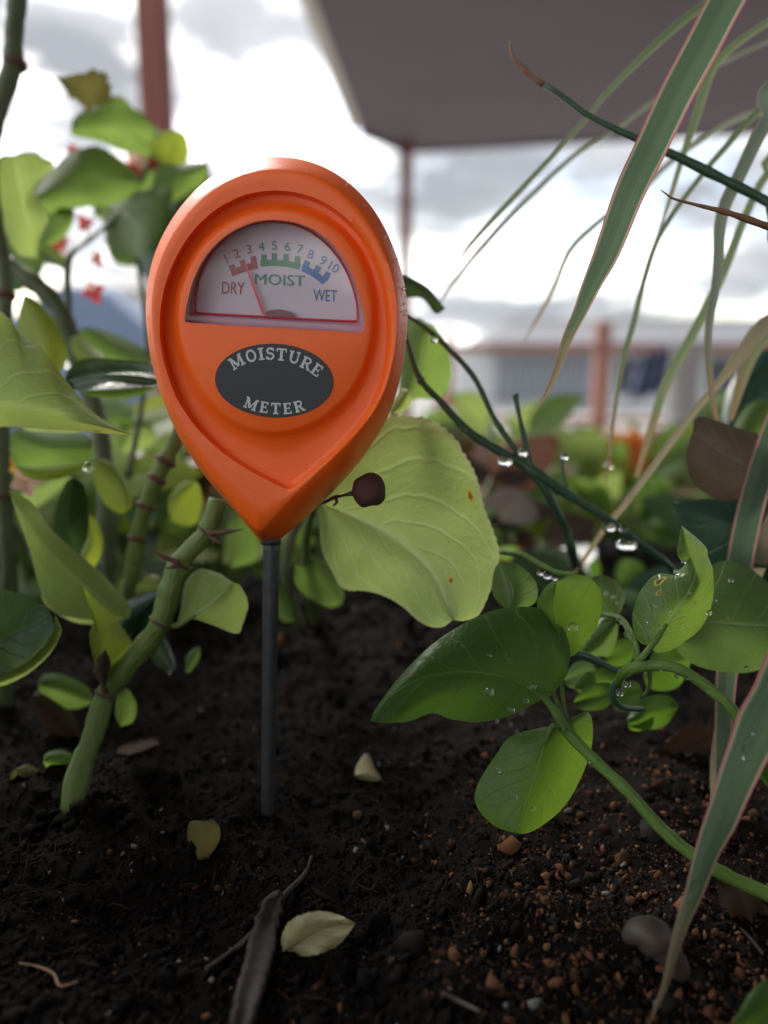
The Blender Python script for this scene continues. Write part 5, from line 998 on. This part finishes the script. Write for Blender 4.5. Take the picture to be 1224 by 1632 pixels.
clump('yellow-green plant between the wet shoots and the straw blade', 905, 830, .47, 13, .032, ['begyel', 'beg', 'begmid'], .7, 7)
clump('dark green plant low in shade right of the wet shoots', 960, 930, .30, 9, .026, ['darkleaf', 'vine', 'begdark'], .5, 8)
clump('leafy plant at the right edge behind the brown leaf', 1215, 800, .37, 12, .040, G2, 1.3, 9)
clump('tall leafy plant filling the far left of the bed', -60, 800, .42, 14, .05, G1, 1.8, 10)
clump('small plant with reddish leaves behind the meter body', 440, 840, .44, 10, .036, ['begred', 'begmid', 'begmid'], 1.0, 11)
clump('reddish low plant right of the pale spotted leaf', 835, 900, .36, 9, .026, ['begred', 'litter', 'begmid'], .7, 12)
def shade_clump(label, x, y, n, L, mats, lift, seed):  # for unseen clumps added left of frame to keep light off the soil
    random.seed(seed); q = Vector((x, y, hz(x, y))); d_ = (q - CAM).dot(FWD)
    return clump(label, CX + F * q.x / d_, CY - F * (q - CAM).dot(UPV) / d_, d_, n, L, mats, lift, seed)
shade_clump('leafy begonia clump added out of frame at left to shade the soil', -.155, .165, 16, .042, G1, 1.2, 31)
shade_clump('low leafy clump added out of frame at near left to shade the bed', -.185, .07, 16, .045, G1, 1.1, 32)
# flower pots beyond the bed
def tub(label, x, y, r, h, seed, plants):
    o = thing('flower_tub', (x, y, FLOOR), label, 'tub'); pr_ = [(r * .8, 0), (r * .82, .03), (r, h - .05), (r * 1.07, h - .05), (r * 1.07, h), (r * .97, h), (r * .95, h - .04)]
    V = [Vector((x + a_ * math.cos(2 * math.pi * k / 28), y + a_ * math.sin(2 * math.pi * k / 28), FLOOR + z)) for a_, z in pr_ for k in range(28)]
    Fc = [(i * 28 + k, i * 28 + (k + 1) % 28, (i + 1) * 28 + (k + 1) % 28, (i + 1) * 28 + k) for i in range(len(pr_) - 1) for k in range(28)] + [tuple((len(pr_) - 1) * 28 + k for k in range(28))]
    mk('tub_wall', V, Fc, M['board'], o)
for i_, (px, d, lab, fl) in enumerate(((1010, 1.5, 'tub plant with orange and yellow blossoms beyond the bed', [(1000, 720, 84, 'petal_orange'), (972, 710, 44, 'petal_orange'), (1043, 748, 50, 'petal_yellow'), (1052, 735, 26, 'petal_orange'), (958, 706, 26, 'petal_red'), (1028, 758, 22, 'petal_red')]),
                                      (790, 1.7, 'tub plant with a few pink blossoms right of the pale leaf', [(738, 695, 26, 'petal_pink'), (790, 728, 22, 'petal_pink'), (870, 735, 24, 'petal_pink')]),
                                      (1200, 1.6, 'leafy tub plant at far right beyond the bed', [(1045, 690, 26, 'petal_pink')]),
                                      (640, 1.9, 'leafy tub plant hidden mostly behind the meter', [(700, 640, 20, 'petal_red')]),
                                      (180, 1.4, 'leafy tub plant behind the begonia at left', [(160, 640, 24, 'petal_pink'), (230, 690, 22, 'petal_yellow')]))):
    q = P(px, 700, d); tub('round brown tub under the ' + lab.replace('tub plant', 'plant'), q.x, q.y, .17, .5, i_, 0)
    clump(lab, px, 700, d, 30, .10, ['begmid', 'begyel', 'beg', 'begmid'], .75, 20 + i_, fl, 1.6, zb=FLOOR + .45)

# ------------------------------------------------------------------ litter lying on the soil
random.seed(5)
def lying(name, label, cat, mat, cx, cy, mid, l_, r_, lift, **k):
    d_ = soild(cx, cy) - lift; o = leaf(None, mat, mid, l_, r_, (d_, d_), name=name, **k); return tag(o, label, cat)
lying('fallen_leaf', 'curled pale dry leaf on the soil beside the bark strip', 'leaf', M['deadleaf'], 500, 1500, [(440, 1534), (480, 1500), (520, 1478), (567, 1472)], [(450, 1488), (470, 1462), (500, 1452), (540, 1458)], [(462, 1534), (480, 1524), (515, 1520), (545, 1500)], .003, cup=.004, tilt=(-.004, .002), wave=.014, serr=.08, n=50, seed=90)
lying('fallen_leaf', 'small olive dry leaf on the dark soil left of the probe', 'leaf', M['begolive'], 325, 1345, [(312, 1382), (325, 1345), (325, 1308)], [(304, 1360), (298, 1325), (302, 1308)], [(335, 1376), (350, 1340), (352, 1316), (340, 1308)], .004, cup=.003, wave=.004, serr=.08, n=30, seed=91)
lying('fallen_leaf', 'torn grey-yellow leaf scrap on the soil below the big vine leaf', 'leaf', M['deadleaf'], 595, 1235, [(565, 1235), (595, 1238), (632, 1260)], [(568, 1215), (585, 1200), (598, 1222), (615, 1240)], [(575, 1255), (600, 1262), (620, 1264)], .004, cup=.003, wave=.006, serr=.2, n=30, seed=92)
lying('fallen_leaf', 'dark papery leaf on the soil at the right beneath the vine stem', 'leaf', M['litter'], 1190, 1450, [(1140, 1400), (1185, 1440), (1215, 1520)], [(1170, 1395), (1215, 1430), (1228, 1480)], [(1150, 1440), (1175, 1480), (1200, 1510)], .004, cup=-.002, wave=.012, serr=.2, teeth=6, n=40, seed=93)
lying('fallen_leaf', 'brown shrivelled leaf on the soil behind the striped blade', 'leaf', M['litter'], 1090, 1190, [(1050, 1215), (1090, 1190), (1140, 1170)], [(1060, 1180), (1090, 1160), (1120, 1155)], [(1070, 1230), (1100, 1225), (1130, 1200)], .004, cup=-.003, wave=.016, serr=.3, teeth=7, n=40, seed=94)
lying('fallen_leaf', 'reddish brown leaf scrap on the soil right of the begonia stem', 'leaf', M['litter'], 230, 1205, [(180, 1210), (220, 1200), (255, 1185)], [(190, 1190), (225, 1180), (250, 1175)], [(190, 1230), (220, 1225), (248, 1205)], .005, cup=-.002, wave=.016, serr=.35, teeth=6, n=40, seed=95)
def onsoil(pts, up): return [(x, y, soild(x, y) - up * (1 + .6 * math.sin(x * .1)), w_) for x, y, w_ in pts]
bk = strap(None, M['bark'], onsoil([(380, 1650, 20), (395, 1590, 34), (412, 1530, 38), (425, 1475, 36), (438, 1440, 22), (446, 1430, 8)], .0035), n=60, fold=-.5, name='bark_strip', rag=.35)
md = bk.modifiers.new('thick', 'SOLIDIFY'); md.thickness = .0012; tag(bk, 'flat brown bark strip on the soil left of the pale dry leaf', 'bark')
def lay_stick(label, pts, mat, up=.0015, name='root_fibre', cat='root'):
    s = cr(onsoil(pts, up), 24); V, f = tube3([P(*q[:3]) for q in s], [q[3] / 2 * q[2] / F for q in s], 7); o = mk(name, V, f, mat, loc=P(*s[0][:3])); return tag(o, label, cat)
lay_stick('reddish twig reaching up from the bark strip on the soil', [(440, 1445, 11), (460, 1420, 10), (485, 1395, 9), (497, 1365, 6)], M['bark'], name='twig', cat='twig')
lay_stick('dark twig lying left of the bark strip', [(330, 1545, 10), (370, 1518, 12), (400, 1490, 10), (430, 1450, 8)], M['bark'], name='twig', cat='twig')
lay_stick('thin tan curled root at the lower left of the soil', [(30, 1535, 3), (60, 1541, 4), (85, 1552, 4), (96, 1572, 4), (124, 1564, 3)], M['rootfib'])
lay_stick('short grey root on the soil near the lower edge', [(705, 1582, 5), (730, 1595, 7), (765, 1612, 5)], M['pod'])
lay_stick('pale root tip sticking out under the dark papery leaf', [(1180, 1478, 4), (1200, 1500, 5), (1215, 1520, 4)], M['pod'])
pd = soild(1050, 1525)
o = stem(None, 'seed_pod', M['pod'], [(1000, 1500, pd - .001, 8), (1006, 1490, pd - .003, 34), (1022, 1485, pd - .004, 48), (1048, 1498, pd - .004, 54), (1070, 1524, pd - .004, 44), (1084, 1548, pd - .003, 30), (1090, 1562, pd - .002, 8)], 30, 16, .22); tag(o, 'pale brown curved seed pod on the soil behind the blade tip', 'pod')
